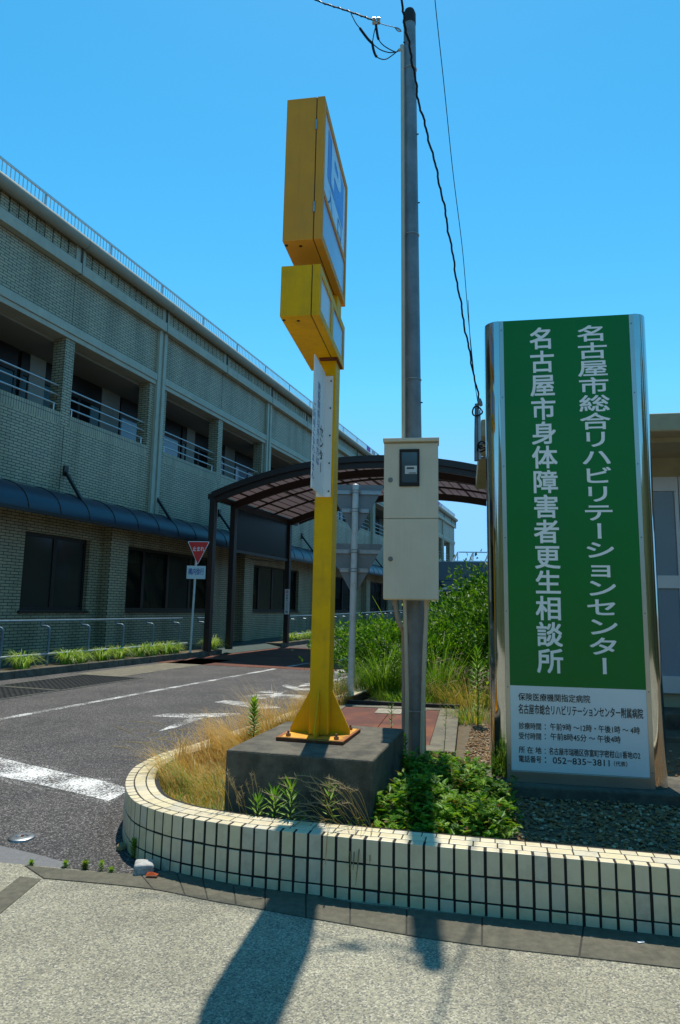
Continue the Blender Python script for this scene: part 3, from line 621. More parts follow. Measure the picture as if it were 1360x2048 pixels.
# service wire with porcelain splice, coming to the pole top from upper left
hook = wl(803,62,5.36)
pts = [wl(560,-40,6.6), wl(632,0,6.35), wl(690,20,5.95), wl(740,38,5.62), wl(753,44,5.55), wl(770,50,5.5), wl(790,55,5.42), hook]
sw = thing('service_wire', hook, 0, 'twisted black service wire reaching the pole top from upper left, with porcelain splice and loops', 'wire')
def rel(P): return [Vector(p)-hook for p in P]
b = MB(); P = catmull(rel(pts), 10); b.tube(P[:40], .0075, 8)
q = [p + Vector((0, .007*math.cos(i*1.9), .007*math.sin(i*1.9))) for i, p in enumerate(P[:40])]; b.tube(q, .006, 6); b.tube(P[39:], .0035, 6); b.build('twisted_conductor', CABLE, sw, smooth=True)
b = MB(); c_ = Vector(wl(753,42,5.55))-hook
for dx, dz in ((-.022,.015),(-.022,-.02),(.018,.018),(.018,-.016)):
    b.tube([c_+Vector((dx-.018,0,dz)), c_+Vector((dx-.012,0,dz)), c_+Vector((dx+.012,0,dz)), c_+Vector((dx+.018,0,dz))], [.008,.017,.017,.008], 10)
b.build('porcelain_insulator', PORC, sw, smooth=True)
tb_ = wl(797,101,5.36)
loops = [([(702,27),(711,45),(720,57),(735,77),(745,87),(760,99),(778,105),(792,104)], (2,4)),
         ([(753,48),(749,62),(746,78),(745,88),(748,103),(753,113),(762,118),(773,118),(788,108),(796,101)], (3,5)),
         ([(752,50),(754,65),(757,78),(765,89),(778,98),(792,104),(797,100)], (0,2))]
for L, (s0,s1) in loops:
    P = catmull(rel([wl(x,y,5.5-.14*i/len(L)) for i,(x,y) in enumerate(L)]), 8); b = MB(); b.tube(P, .0045, 7); b.tube(P[s0*8:s1*8+1], .012, 8); b.build('drop_loop', CABLE, sw, smooth=True)
b = MB(); e = [Vector(wl(x,y,5.37))-hook for x,y in ((790,55),(796,62),(802,62),(797,57),(790,55))]; b.tube(catmull(e,6), .006, 6); b.build('hook', GALV, sw, smooth=True)
b = MB(); b.tube([Vector(tb_)-hook, Vector(wl(801,99,5.36))-hook], .013, 8); b.build('conduit_bushing', PVC, sw)
def wire(name, pix, r, label, wob=0):
    P = catmull([wl(*p) for p in pix], 14); o0 = Vector(P[-1])
    P = [p-o0 for p in P]
    if wob: P = [p + Vector((wob*math.sin(i*.43)+wob*.8*math.sin(i*1.07+2)+wob*.4*math.sin(i*2.3), 0, 0)) for i, p in enumerate(P)]
    b = MB(); b.tube(P, r, 7); o = b.build(name, CABLE, None, smooth=True); o.location = o0; return tag(o, label, 'wire')
wire('hanging_cable', [(775,-420,3.2),(790,-150,3.9),(803,0,4.3),(812,60,4.45),(826,130,4.6),(838,205,4.75),(858,280,4.95),(880,372,5.2),(895,450,5.4),(911,545,5.65),(927,640,5.9),(942,720,6.15),(958,800,6.4)], .0085, 'thick wavy black cable hanging in front of the pole top down to the roof bracket', .0045)
wire('thin_telephone_wire', [(835,-560,3.0),(858,-150,4.0),(870,0,4.35),(888,170,4.75),(906,345,5.2),(925,500,5.65),(937,640,5.95),(950,765,6.3),(955,802,6.4)], .0032, 'thin straight wire right of the pole running down to the roof bracket')
wire('low_telephone_wire', [(936,600,6.0),(941,690,6.15),(950,770,6.32),(956,803,6.42)], .003, 'thin short second wire beside the bracket end of the cables')
# ---------------------------------------------------------------- pair of triangular road signs seen from the back
BO = Vector((0.185,9.23,0.19))
bs = thing('triangular_road_signs', BO, 0, 'white pole carrying two grey inverted triangle signs seen from behind', 'road sign')
ztop = wl(713,970,9.23).z-BO.z; lean = wl(713,970,9.23).x-BO.x-.01
b = MB(); b.tube([(0,0,-.1),(lean,0,ztop)], .045, 18); b.tube([(lean,0,ztop),(lean,0,ztop+.012)], [.045,.03], 18); b.build('pole', WHITEP, bs, smooth=True)
TRI = M('sign_back_aluminium', (0.20,0.215,0.225), 0.5, 0.25, var=0.08, scale=4, stain=(0.14,0.15,0.15), sscale=6)
def tri(name, w, h, zt_, y, parent, mats, r=.04, dy=.006):
    P = []
    cs = [(-w/2,zt_),(w/2,zt_),(0,zt_-h)]
    for i in range(3):
        c = Vector(cs[i]); a = (Vector(cs[i-1])-c).normalized(); d = (Vector(cs[(i+1)%3])-c).normalized()
        for k in range(7):
            t = k/6; p = (c+a*r*1.6)*(1-t)**2 + c*2*t*(1-t) + (c+d*r*1.6)*t*t; P.append((p.x,p.y))
    b = MB(); b.slab([(x,y,z) for x,z in P], (0,dy,0)); return b.build(name, mats, parent)
for zt_, zo in ((wl(713,967,9.18).z-BO.z,0),(wl(709,1086,9.18).z-BO.z,1)):
    xx = lean*zt_/ztop
    t_ = tri('triangle_plate', .82, .74, zt_, .052, bs, TRI); t_.location.x = xx
    for dz, hw_ in ((-.11,.36),(-.37,.19)):
        b = MB(); b.box(-hw_,hw_,.036,.0515,zt_+dz-.02,zt_+dz+.02); b.box(-hw_,hw_,.030,.036,zt_+dz-.028,zt_+dz-.020); b.box(-hw_,hw_,.030,.036,zt_+dz+.02,zt_+dz+.028); br = b.build('bracket_rail', GALV, t_)
        b = MB(); b.tube([(.0485*math.cos(w),.0485*math.sin(w),zt_+dz-.02) for w in [2*math.pi*k/20 for k in range(21)]], .004, 6)
        b.tube([(.0485*math.cos(w),.0485*math.sin(w),zt_+dz+.02) for w in [2*math.pi*k/20 for k in range(21)]], .004, 6)
        b.box(-.075,-.046,-.012,.03,zt_+dz-.02,zt_+dz+.02); b.box(.046,.075,-.012,.03,zt_+dz-.02,zt_+dz+.02); b.build('clamp_band', GALVD, t_)
# ---------------------------------------------------------------- stop sign on the left verge
SO = RW(16.1,9.97,.15)
ss = thing('stop_sign', SO, R_(-3), 'red triangle stop sign over a white notice plate, on a white pole beside the carport', 'road sign')
k_ = SO.y
zt_ = wl(398,1083,k_).z-SO.z; za_ = wl(397,1130,k_).z-SO.z; wtri = 45/1340*k_
b = MB(); b.tube([(0,0,0),(.05,0,zt_-.05)], .03, 14); b.build('pole', WHITEP, ss, smooth=True)
xo = wl(397.5,1100,k_).x-SO.x
t_ = tri('stop_plate', wtri, zt_-za_, zt_, -.045, ss, WHITE, .03, .008); t_.location.x = xo
t2 = tri('red_face', wtri-.055, zt_-za_-.047, zt_-.018, -.0485, t_, RED, .02, .003)
b = MB(); line_text(b, '止まれ', (-.155,-.0495,zt_-.27), (1,0,0), (0,0,1), .32, .125, .012); b.build('lettering', LETW, t_)
zA, zB = wl(394,1132,k_).z-SO.z, wl(393,1158,k_).z-SO.z; xA = wl(374,1145,k_).x-SO.x; xB = wl(412,1145,k_).x-SO.x
b = MB(); b.box(xA,xB,-.045,-.037,zB,zA); npl = b.build('notice_plate', M('pale_notice_sheet',(0.62,0.70,0.72),0.4,var=0.04), ss, bevel=0.003)
b = MB(); line_text(b, '構内徐行', (xA+.045,-.0462,zB+.11), (1,0,0), (0,0,1), xB-xA-.09, .18, .012); b.build('lettering', LETB, npl)
# ---------------------------------------------------------------- carport over the driveway (road frame: X along, Y to the left)
cpz = thing('carport', (0,0,0), ROADROT, 'dark brown arched carport with translucent roof spanning the driveway', 'carport')
M0, M1, ZE, RISE = 9.95, 1.15, 4.5, 0.80
def arc(t, dz=0): return (M0+(M1-M0)*t, ZE+RISE*(1-(2*t-1)**2)+dz)
FRAMES = (16.95, 18.2, 22.4)
for u in FRAMES:
    for m_ in (M0, M1):
        b = MB(); z0 = gz(u)+(.13 if m_ > 5 else .15); b.box(u-.085,u+.085,m_-.085,m_+.085,z0,ZE+.05); b.build('post', BROWN, cpz, bevel=0.006)
    b = MB(); hh = .11
    b.tube([(u,)+arc(t/28,-.03) for t in range(29)], 1, sq=(.05,hh), upv=(1,0,0)); b.build('arch_beam', BROWN, cpz)
u0, u1 = 16.85, 23.3
roofm, t, p = newmat('brown_polycarbonate'); p.inputs['Base Color'].default_value = (.045,.036,.038,1); p.inputs['Roughness'].default_value = .3
trn = nd(t,'ShaderNodeBsdfTranslucent'); trn.inputs['Color'].default_value = (.11,.085,.09,1); mx = nd(t,'ShaderNodeMixShader'); mx.inputs[0].default_value = .45
t.links.new(p.outputs[0],mx.inputs[1]); t.links.new(trn.outputs[0],mx.inputs[2]); t.links.new(mx.outputs[0],t.nodes['Material Output'].inputs['Surface'])
b = MB(); n = 36
vs = [(u,)+arc(i/n,.155) for i in range(n+1) for u in (u0,u1)]; b.add(vs, [(2*i,2*i+1,2*i+3,2*i+2) for i in range(n)])
rf = b.build('roof_sheet', roofm, cpz, smooth='all')
b = MB()
for i in range(0,33): b.tube([(u0+.03,)+arc((i+.5)/33,.145),(u1-.02,)+arc((i+.5)/33,.145)], 1, sq=(.009,.007))
b.build('roof_batten', BROWN, rf)
for i in range(10):
    b = MB(); b.tube([(u0+.05,)+arc((i+.5)/10,.115),(u1-.03,)+arc((i+.5)/10,.115)], 1, sq=(.022,.02)); b.build('purlin', BROWN, cpz)
b = MB()
for u in (19.6,21.0): b.tube([(u,)+arc(t/28,.08) for t in range(29)], 1, sq=(.02,.03), upv=(1,0,0))
b.build('intermediate_rib', BROWN, cpz)
for u in (u0,u1):
    b = MB(); b.tube([(u,)+arc(t/28,.10) for t in range(29)], 1, sq=(.025,.085 if u==u0 else .08), upv=(1,0,0)); b.build('fascia', BROWN, cpz)
for m_ in (M0+.08,M1-.08):
    b = MB(); b.box(u0,u1,m_-.06,m_+.06,ZE-.02,ZE+.14); b.build('eave_gutter', BROWN, cpz)
scr, t, p = newmat('smoked_screen_panel'); p.inputs['Base Color'].default_value = (.022,.028,.034,1); p.inputs['Specular IOR Level'].default_value = .25; p.inputs['Roughness'].default_value = .25
trn = nd(t,'ShaderNodeBsdfTransparent'); trn.inputs['Color'].default_value = (.25,.3,.36,1); mx = nd(t,'ShaderNodeMixShader'); mx.inputs[0].default_value = .25
t.links.new(p.outputs[0],mx.inputs[1]); t.links.new(trn.outputs[0],mx.inputs[2]); t.links.new(mx.outputs[0],t.nodes['Material Output'].inputs['Surface'])
b = MB(); b.box(18.29,22.31,M0-.01,M0+.01,3.14,ZE-.10); b.build('screen_panel', scr, cpz)
b = MB(); b.box(18.29,22.31,M0-.03,M0+.03,3.05,3.14); b.box(18.29,22.31,M0-.03,M0+.03,ZE-.10,ZE-.03); b.build('screen_rail', BROWN, cpz)
b = MB(); b.tube([(18.3,M0,3.02),(19.6,M0,2.92),(21,M0,2.96),(22.3,M0,3.08)], .012, 6); b.build('drooping_cable', CABLE, cpz)
zn0, zn1 = 2.05, 1.15
b = MB(); b.box(22.3,22.3147,M0-.13,M0+.05,zn1,zn0); npl = b.build('notice_plate', WHITE, cpz)
b = MB(); put(b, [(.05*math.cos(w),.05*math.sin(w)) for w in [2*math.pi*k/20 for k in range(20)]]+[(.03*math.cos(w),.03*math.sin(w)) for w in [2*math.pi*k/20 for k in range(20)]], [(k,(k+1)%20,20+(k+1)%20,20+k) for k in range(20)], (22.298,M0-.04,zn0-.1), (0,-1,0), (0,0,1))
line_text(b,'→',(22.298,M0-.02,zn0-.115),(0,-1,0),(0,0,1),.035,.03,.01); b.build('red_arrow_mark', RED, npl)
b = MB(); col_text(b,'外来リハビリ棟',(22.298,M0-.04,zn0-.18),(0,-1,0),(0,0,1),.10,.68,.01); b.build('lettering', M('teal_letter_film',(0.01,0.12,0.13),0.5), npl)
# white and red barrier bar lying across brackets at the right kerb of the driveway
bb = thing('barrier_bar', RW(15.9,5.0,0), ROADROT, 'low white bar with a red tip on short legs beside the driveway under the carport', 'barrier')
b = MB(); A0, A1 = wl(668,1323,17.4)-RW(15.9,5.0,0), wl(745,1303,18.8)-RW(15.9,5.0,0); Mi = Matrix.Rotation(-ROADROT,3,'Z'); A0, A1 = Mi@A0, Mi@A1
b.tube([A0.lerp(A1,.12),A1], .035, 12); b.build('bar', WHITEP, bb, smooth=True)
b = MB(); b.tube([A0,A0.lerp(A1,.12)], .036, 12); b.build('red_tip', RED, bb, smooth=True)
for f in (.35,.9):
    p_ = A0.lerp(A1,f); b = MB(); b.tube([(p_.x,p_.y,0),(p_.x,p_.y,p_.z-.03)], .022, 8); b.build('leg', GALVD, bb)
# ---------------------------------------------------------------- hospital (road frame: X along, Y to the left)
hp = thing('hospital_building', (0,0,0), ROADROT, 'long two storey cream tiled hospital with balconies, curved awning and roof railing', 'building')
UB0, UB1, YF, MOD = -6.0, 69.2, 12.0, 3.83
pil = [16.85+2*MOD*k for k in range(-3,7)]; colm = [13.02+2*MOD*k for k in range(-2,8)]
UB1 = pil[-1]+.25 if False else 69.2
# ground floor windows: between piers
piers = [15.1+2*MOD*k for k in range(-2,8)]
wins = []
for pc in piers:
    wins += [(pc+.42,pc+2.9),(pc+2.9,pc+5.85)] if False else [(pc+.42,pc+5.5)]
wins = [(a,b) for a,b in wins if b < UB1-.5]
# the photo's left-hand bay holds a narrower window
wins = [(12.08,14.28) if abs(a-(15.1-2*MOD+.42))<.01 else (a,b) for a,b in wins]
b = MB(); Y1 = YF+.35
e = [UB0]+[x for w in wins for x in w]+[UB1]
for a, c in zip(e[0::2], e[1::2]): b.box(a,c,YF,Y1,1.23,3.05)
b.box(UB0,UB1,YF,Y1,0,1.23); b.box(UB0,UB1,YF,Y1,3.05,4.95)
b.build('ground_floor_wall', BRICK, hp)
for pc in piers:
    if pc > UB1: continue
    b = MB(); b.box(pc-.37,pc+.37,YF-.30,YF-.001,0,3.72); b.build('pier', BRICK, hp)
b = MB(); b.box(UB0,UB1,YF,YF+.2,4.951,5.80); b.build('balcony_parapet', BRICK, hp)
b = MB()
ops = [] 
for pc in pil:
    ops += [(pc+.44,pc+MOD-.15),(pc+MOD+.17,pc+2*MOD-.44)]
ops = [(a,c) for a,c in ops if c < UB1]
for a, c in ops: b.box(a,c,YF-.004,YF+.21,5.80,6.10)
b.build('sill_course', SOLDIER, hp)
e = [UB0]+[x for w in ops for x in w]+[UB1]
for a, c in zip(e[0::2], e[1::2]):
    b = MB(); b.box(a,c,YF,YF+.38,5.801,8.05); b.build('upper_column', BRICK, hp)
b = MB(); b.box(UB0,UB1,YF,YF+.38,8.40,10.75); b.build('upper_wall', BRICK, hp)
for a, c in zip(pil, pil[1:]+[UB1+.2]):
    if a > UB1: continue
    b = MB(); c = min(c, UB1+.2); b.box(a+.21,c-.21,YF-.05,YF+.38,8.05,8.18); b.box(a+.21,c-.21,YF-.09,YF+.38,8.18,8.40); b.build('lintel_band', TRIM, hp, bevel=0.01)
b = MB(); b.box(UB0,pil[0]-.21,YF-.09,YF+.38,8.05,8.40); b.build('lintel_band', TRIM, hp)
for a in pil:
    b = MB(); b.box(a-.20,a-.06,YF-.10,YF-.001,4.1,9.80); b.box(a-.06,a+.06,YF-.045,YF-.001,4.1,9.80); b.box(a+.06,a+.20,YF-.10,YF-.001,4.1,9.80); b.build('pilaster', TRIM, hp, bevel=0.008)
# cornice: framed tile panels, one per half bay
seams = [UB0]+[x for x in sorted(pil+colm) if UB0 < x < UB1]+[UB1]
b = MB(); b.box(UB0,UB1,YF-.20,YF-.001,9.80,10.09); b.box(UB0,UB1,YF-.14,YF-.001,10.56,10.75)
for x in seams: b.box(x-.17,x+.17,YF-.14,YF-.001,10.091,10.559)
b.build('cornice_band', TRIM, hp, bevel=0.012)
b = MB()
for x in seams: b.box(x-.012,x+.012,YF-.205,YF-.02,9.795,10.76)
b.build('cornice_joint', M('joint_sealant',(0.09,0.09,0.08),0.8), hp)
for a, c in zip(seams, seams[1:]):
    b = MB(); n = 13; w = (c-a-.34)/n
    for k in range(n): 
        if k % 1 == 0: b.box(a+.17+k*w+.018,a+.17+(k+1)*w-.018,YF-.115,YF-.002,10.091,10.54)
    b.build('cornice_panel', BRICK, hp)
prof = [(YF+.05,10.78)]+[(YF-.24-.165*math.sin(w),10.64-.165*math.cos(w)) for w in [math.pi*k/12 for k in range(13)]]+[(YF+.05,10.83)]
for a, c in zip(seams, seams[1:]):
    b = MB(); n = len(prof); vs = [(x,y,z) for x in (a+.006,c-.006) for y,z in prof]
    b.add(vs, [(k,(k+1)%n,n+(k+1)%n,n+k) for k in range(n)]+[tuple(range(n-1,-1,-1)),tuple(range(n,2*n))]); b.build('round_coping', M('coping_concrete',(0.27,0.265,0.21),0.75,var=0.1,scale=2,stain=(0.16,0.155,0.12),sscale=2) if 'coping_concrete' not in bpy.data.materials else bpy.data.materials['coping_concrete'], hp, smooth=True)
b = MB()
for x in colm:
    if UB0 < x < UB1: b.box(x-.007,x+.007,YF-.003,YF-.0005,4.0,5.79); b.box(x-.007,x+.007,YF-.003,YF-.0005,8.41,9.79)
b.build('movement_joint', BLACK, hp)
# roof railing
rr = MB(); rr.box(UB0,UB1,YF-.12,YF-.08,11.24,11.29); rr.box(UB0,UB1,YF-.115,YF-.085,10.90,10.93)
RR = rr.build('roof_railing', RAILM, hp)
bal = MB(); u = UB0
while u < UB1: bal.box(u-.008,u+.008,YF-.108,YF-.092,10.931,11.24); u += .1225
bal.build('balusters', RAILM, RR)
u = 11.77-2.45*7
while u < UB1:
    b = MB(); b.box(u-.03,u+.03,YF-.075,YF-.045,10.78,11.27); b.tube([(u+.03,YF-.06,10.88),(u+.2,YF-.06,10.90),(u+.2,YF-.02,10.97)], .012, 6); b.build('post', RAILM, RR); u += 2.45
cols = [(0.30,0.12,0.45),(0.10,0.35,0.25),(0.5,0.5,0.55),(0.20,0.22,0.55),(0.45,0.30,0.10)]
for i in range(22):
    cc = cols[(i*7)%5]; nm = 'banner_cloth_%s' % 'abcde'[(i*7)%5]
    mm = bpy.data.materials.get(nm) or M(nm, cc, 0.8)
    x = 38+i*1.1; b = MB(); b.box(x,x+.55+.3*random.random(),YF-.13,YF-.121,10.93,11.24); b.build('railing_banner', mm, RR)
# balconies
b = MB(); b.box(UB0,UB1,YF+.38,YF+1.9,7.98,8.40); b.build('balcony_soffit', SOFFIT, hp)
b = MB(); b.box(UB0,UB1,YF+.2,YF+1.9,4.952,5.10); b.build('balcony_floor', CONC, hp)
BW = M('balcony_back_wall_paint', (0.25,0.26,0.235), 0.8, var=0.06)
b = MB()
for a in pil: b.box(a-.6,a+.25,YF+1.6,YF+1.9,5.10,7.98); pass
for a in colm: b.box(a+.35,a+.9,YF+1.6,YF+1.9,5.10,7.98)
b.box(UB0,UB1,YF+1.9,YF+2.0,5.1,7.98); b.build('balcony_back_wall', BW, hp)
for i, (a, c) in enumerate(ops):
    b = MB(); y = YF+1.62
    b.box(a-.1,c+.1,y,y+.06,7.35,7.978); b.box(a-.1,a-.02,y,y+.06,5.10,7.35); b.box(c+.02,c+.1,y,y+.06,5.10,7.35)
    for f in (.33,.66): b.box(a+(c-a)*f-.05,a+(c-a)*f+.05,y,y+.06,5.10,7.35)
    w = b.build('balcony_window', DARKM, hp)
    b = MB(); b.box(a-.02,a+(c-a)*.33-.05,y+.02,y+.03,5.1,7.35); b.build('pane', GLASSB if i % 2 == 0 else GLASS, w)
    b = MB(); b.box(a+(c-a)*.33+.05,a+(c-a)*.66-.05,y+.02,y+.03,5.1,7.35); b.build('pane', GLASS, w)
    b = MB(); b.box(a+(c-a)*.66+.05,c+.02,y+.02,y+.03,5.1,7.35); b.build('pane', GLASS if i % 3 else GLASSB, w)
    b = MB()
    for z in (6.32,6.56,6.80): b.tube([(a-.02,YF+.12,z),(c+.02,YF+.12,z)], .021, 8)
    for x in (a+.18,c-.12): b.tube([(x,YF+.12,6.10),(x,YF+.12,6.33)], .02, 8)
    b.build('balcony_railing', RAILM, hp, smooth=True)
# ground floor windows
CURT = M('grey_curtain', (0.30,0.29,0.25), 0.9, var=0.1)
for a, c in wins:
    b = MB(); y = YF+.12; n = 2 if c-a < 3 else 4
    b.box(a,c,y,y+.07,1.23,1.31); b.box(a,c,y,y+.07,2.97,3.05); b.box(a,a+.08,y,y+.07,1.31,2.97); b.box(c-.08,c,y,y+.07,1.31,2.97)
    for k in range(1,n): b.box(a+(c-a)*k/n-.06,a+(c-a)*k/n+.06,y,y+.07,1.31,2.97)
    w = b.build('window', DARKM, hp)
    for k in range(n): 
        b = MB(); b.box(a+(c-a)*k/n+.06,a+(c-a)*(k+1)/n-.06,y+.03,y+.04,1.31,2.97); b.build('pane', random.choice((CLEAR,CLEAR,GLASSC)), w); xa_, xb_ = a+(c-a)*k/n+.08, a+(c-a)*(k+1)/n-.08; zc = random.choice((1.32,2.3,1.9,2.6)); b = MB(); nn = 18; yy = lambda q: YF+.24+.018*math.sin(q*2.1); vs = [(xa_+(xb_-xa_)*q/nn, yy(q), z) for q in range(nn+1) for z in (zc,2.96)]; b.add(vs, [(2*q,2*q+2,2*q+3,2*q+1) for q in range(nn)]); b.build('curtain', CURT, w)
    b = MB(); b.box(a-.05,c+.05,YF-.06,YF+.12,1.17,1.229); b.build('sill', DARKM, w)
b = MB(); b.box(UB0,UB1,YF+.36,YF+.45,0,4.9); b.build('room_blind', ROOM, hp)
b = MB(); b.box(UB0,UB1,YF+2.01,YF+16,0,10.7); b.box(UB1-.3,UB1,YF+.381,YF+2.0,0.0,4.95); b.box(UB1-.3,UB1,YF+.381,YF+2.0,8.41,10.7); b.build('main_block', TRIM, hp)
# curved awning
AW = glassy('blue_smoked_awning_sheet', (0.010,0.020,0.040), 0.38, 0.4)
aw = MB(); n = 14; A_U0, A_U1 = UB0, 66
prof = [(YF-.03-.97*math.sin(math.pi/2*k/n), 3.39+.68*math.cos(math.pi/2*k/n)) for k in range(n+1)]
prof2 = [(y+.012,z-.012) for y,z in prof]
segs = []; u = 13.02-MOD/4*20
while u < A_U1: segs.append(u); u += MOD/4
for a, c in zip(segs, segs[1:]):
    vs = [(x,y,z) for x in (a+.02,c-.02) for y,z in prof]; aw.add(vs, [(k,k+1,n+1+k+1,n+1+k) for k in range(n)])
AWN = aw.build('awning', AW, hp, smooth='all')
for i, u in enumerate(segs):
    b = MB(); b.tube([(u,y-.004,z+.006) for y,z in prof], 1, sq=(.006,.012), upv=(0,-1,.2)); b.build('rib', DARKM, AWN)
    if i % 4 == 0:
        b = MB(); b.tube([(u,YF-.88,3.66),(u+.15,YF-.02,4.66)], 1, sq=(.035,.03)); b.box(u+.08,u+.22,YF-.05,YF-.001,4.56,4.80); b.build('strut', DARKM, AWN)
b = MB(); b.box(segs[0],segs[-1],YF-1.03,YF-.97,3.32,3.40); b.build('edge_rail', DARKM, AWN)
# distance plate on the wall
dp_ = thing('distance_plate', RW(10.4,11.96,1.0), ROADROT, 'small teal distance plate reading 400m low on the hospital wall behind the handrail', 'sign')
b = MB(); b.box(-1.2,.55,0,.02,-.11,.13); pl_ = b.build('plate', M('teal_plate',(0.005,0.10,0.11),0.5), dp_)
b = MB(); line_text(b,'400m',(-.25,-.003,-.06),(1,0,0),(0,0,1),.5,.13,.01); b.build('lettering', LETW, pl_); b = MB(); line_text(b,'◀',(.34,-.003,-.06),(1,0,0),(0,0,1),.12,.13); b.build('lettering', LETW, pl_)
# ---------------------------------------------------------------- handrails on the verge
def handrail(u0, u1, step, label, name='handrail'):
    r = thing(name, RW(u0,10.35,gz(u0)+.13), ROADROT, label, 'handrail')
    Z0 = gz(u0)+.13
    nn = max(int((u1-u0)/2),1); P = [((u1-u0)*k/nn, .18, 1.04-.13+gz(u0+(u1-u0)*k/nn)-gz(u0)) for k in range(nn+1)]
    BLUE = bpy.data.materials.get('pale_blue_pipe') or M('pale_blue_pipe',(0.13,0.20,0.25),0.4,0.2)
    b = MB(); b.tube(P, .024, 10); b.build('top_rail', BLUE, r, smooth=True)
    b = MB(); b.tube([(x,-.02,.24+z-P[0][2]) for x,y,z in P], .018, 8); b.build('lower_rail', RAILM, r, smooth=True)
    u = u0+.12
    while u < u1:
        g = gz(u)-gz(u0); x = u-u0
        b = MB(); b.tube(catmull([(x,0,g-.02),(x,0,g+.45),(x,0,g+.72),(x-.01,.03,g+.785),(x-.03,.10,g+.80),(x-.05,.17,g+.81),(x-.05,.18,g+.87),(x-.05,.18,g+.90)],6), .022, 10); b.build('post', BLUE, r, smooth=True); u += step
    return r
handrail(5.1, 16.5, 1.21, 'pale blue pipe handrail with gooseneck posts along the left verge before the carport')
handrail(24.0, 62, 1.21, 'pale blue pipe handrail with gooseneck posts along the far verge beyond the carport')
handrail(17.3, 18.1, 1.0, 'short end piece of blue handrail between the two front carport posts')
# ---------------------------------------------------------------- steel gratings and utility covers
def grating(u0,u1,m0,m1,label):
    r = thing('drain_grating', RW(u0,m0,0), ROADROT, label, 'grating'); L_, W_ = u1-u0, m1-m0
    b = MB(); b.quad((0,0,.003),(L_,0,.003),(L_,W_,.003),(0,W_,.003)); b.build('drain_pit', BLACK, r)
    b = MB(); t_ = .03; b.box(0,L_,0,t_,.0031,.012); b.box(0,L_,W_-t_,W_,.0031,.012); b.box(0,t_,t_,W_-t_,.0031,.012); b.box(L_-t_,L_,t_,W_-t_,.0031,.012); b.build('frame', SATIN, r)
    b = MB(); n = int(L_/.10)
    for k in range(1,n): b.box(k*L_/n-.007,k*L_/n+.007,t_,W_-t_,.0032,.010)
    n = int(W_/.11)
    for k in range(1,n): b.box(t_,L_-t_,k*W_/n-.007,k*W_/n+.007,.0032,.0095)
    b.build('bars', M('dark_grating_steel',(0.05,0.058,0.065),0.5,0.5,var=0.2) if 'dark_grating_steel' not in bpy.data.materials else bpy.data.materials['dark_grating_steel'], r)
grating(9.02,11.2,7.95,9.35,'galvanised steel drain grating at the left kerb, the one farther from the stop line')
grating(6.8,8.99,7.95,9.35,'galvanised steel drain grating at the left kerb, the one nearer the stop line')
b = MB(); b.prism([tuple(RW(u,m)[:2]) for u,m in ((11.25,8.5),(16.0,8.6),(16.0,9.6),(11.25,9.6))],0.0,.004); tag(b.build('concrete_gutter', CONC), kind='structure')
uc = thing('survey_marker', G(43,1677,0), 0, 'small round steel survey cover set in the asphalt near the pavement', 'cover')
b = MB(); pr = [(0.0,.012),(.012,.014),(.03,.010),(.034,.014),(.062,.016),(.074,.010),(.078,0)]; n = 32
vs = [(r*math.cos(2*math.pi*k/n),r*math.sin(2*math.pi*k/n),z) for r,z in pr for k in range(n)]
b.add(vs,[(i*n+k,(i+1)*n+k,(i+1)*n+(k+1)%n,i*n+(k+1)%n) for i in range(len(pr)-1) for k in range(n)]); b.build('lid', M('brushed_cover_steel',(0.26,0.28,0.29),0.4,0.9,var=0.15,scale=20), uc, smooth=True)
b = MB(); b.tube([(.005,0,.012),(.005,0,.02)], .009, 8); b.build('centre_pin', RUST, uc)
# small boundary stone at the planter's foot
so = G(287,1748,0); b = MB(); b.add([(-.055,-.045,-.02),(.055,-.05,-.02),(.055,.04,-.02),(-.05,.05,-.02),(-.05,-.04,.06),(.05,-.045,.058),(.048,.035,.062),(-.045,.042,.066)],[(0,3,2,1),(4,5,6,7),(0,1,5,4),(1,2,6,5),(2,3,7,6),(3,0,4,7)])
o = b.build('boundary_stone', M('whitish_worn_stone',(0.42,0.42,0.40),0.9,var=0.25,scale=40,bump=0.6,bscale=90,stain=(0.12,0.12,0.11),sscale=22,samt=0.9), bevel=0.012, seg=3); o.location = so; o.rotation_euler = (0,0,.25); tag(o,'small whitish stone block at the foot of the tiled planter','stone')
o = MB(); o.tube([(0,0,.0),(0,0,.025),(0,0,.04)],[.03,.028,.012],7); o = o.build('pebble', M('ochre_stone',(0.25,0.2,0.1),0.9,var=0.3,scale=40), bevel=0.008); o.location = G(242,1700,0); tag(o,'ochre pebble lying on the asphalt beside the planter end','pebble')
o = MB(); o.add([(-.03,-.012,.012),(.03,-.016,.016),(.034,.012,.013),(-.026,.016,.02),(0,0,.028)],[(0,1,4),(1,2,4),(2,3,4),(3,0,4)]); o = o.build('fallen_leaf', leafmat('orange_dead_leaf',(0.5,0.09,0.02))); o.location = G(303,1755,.01); tag(o,'orange dead leaf lying in front of the small stone block','leaf')
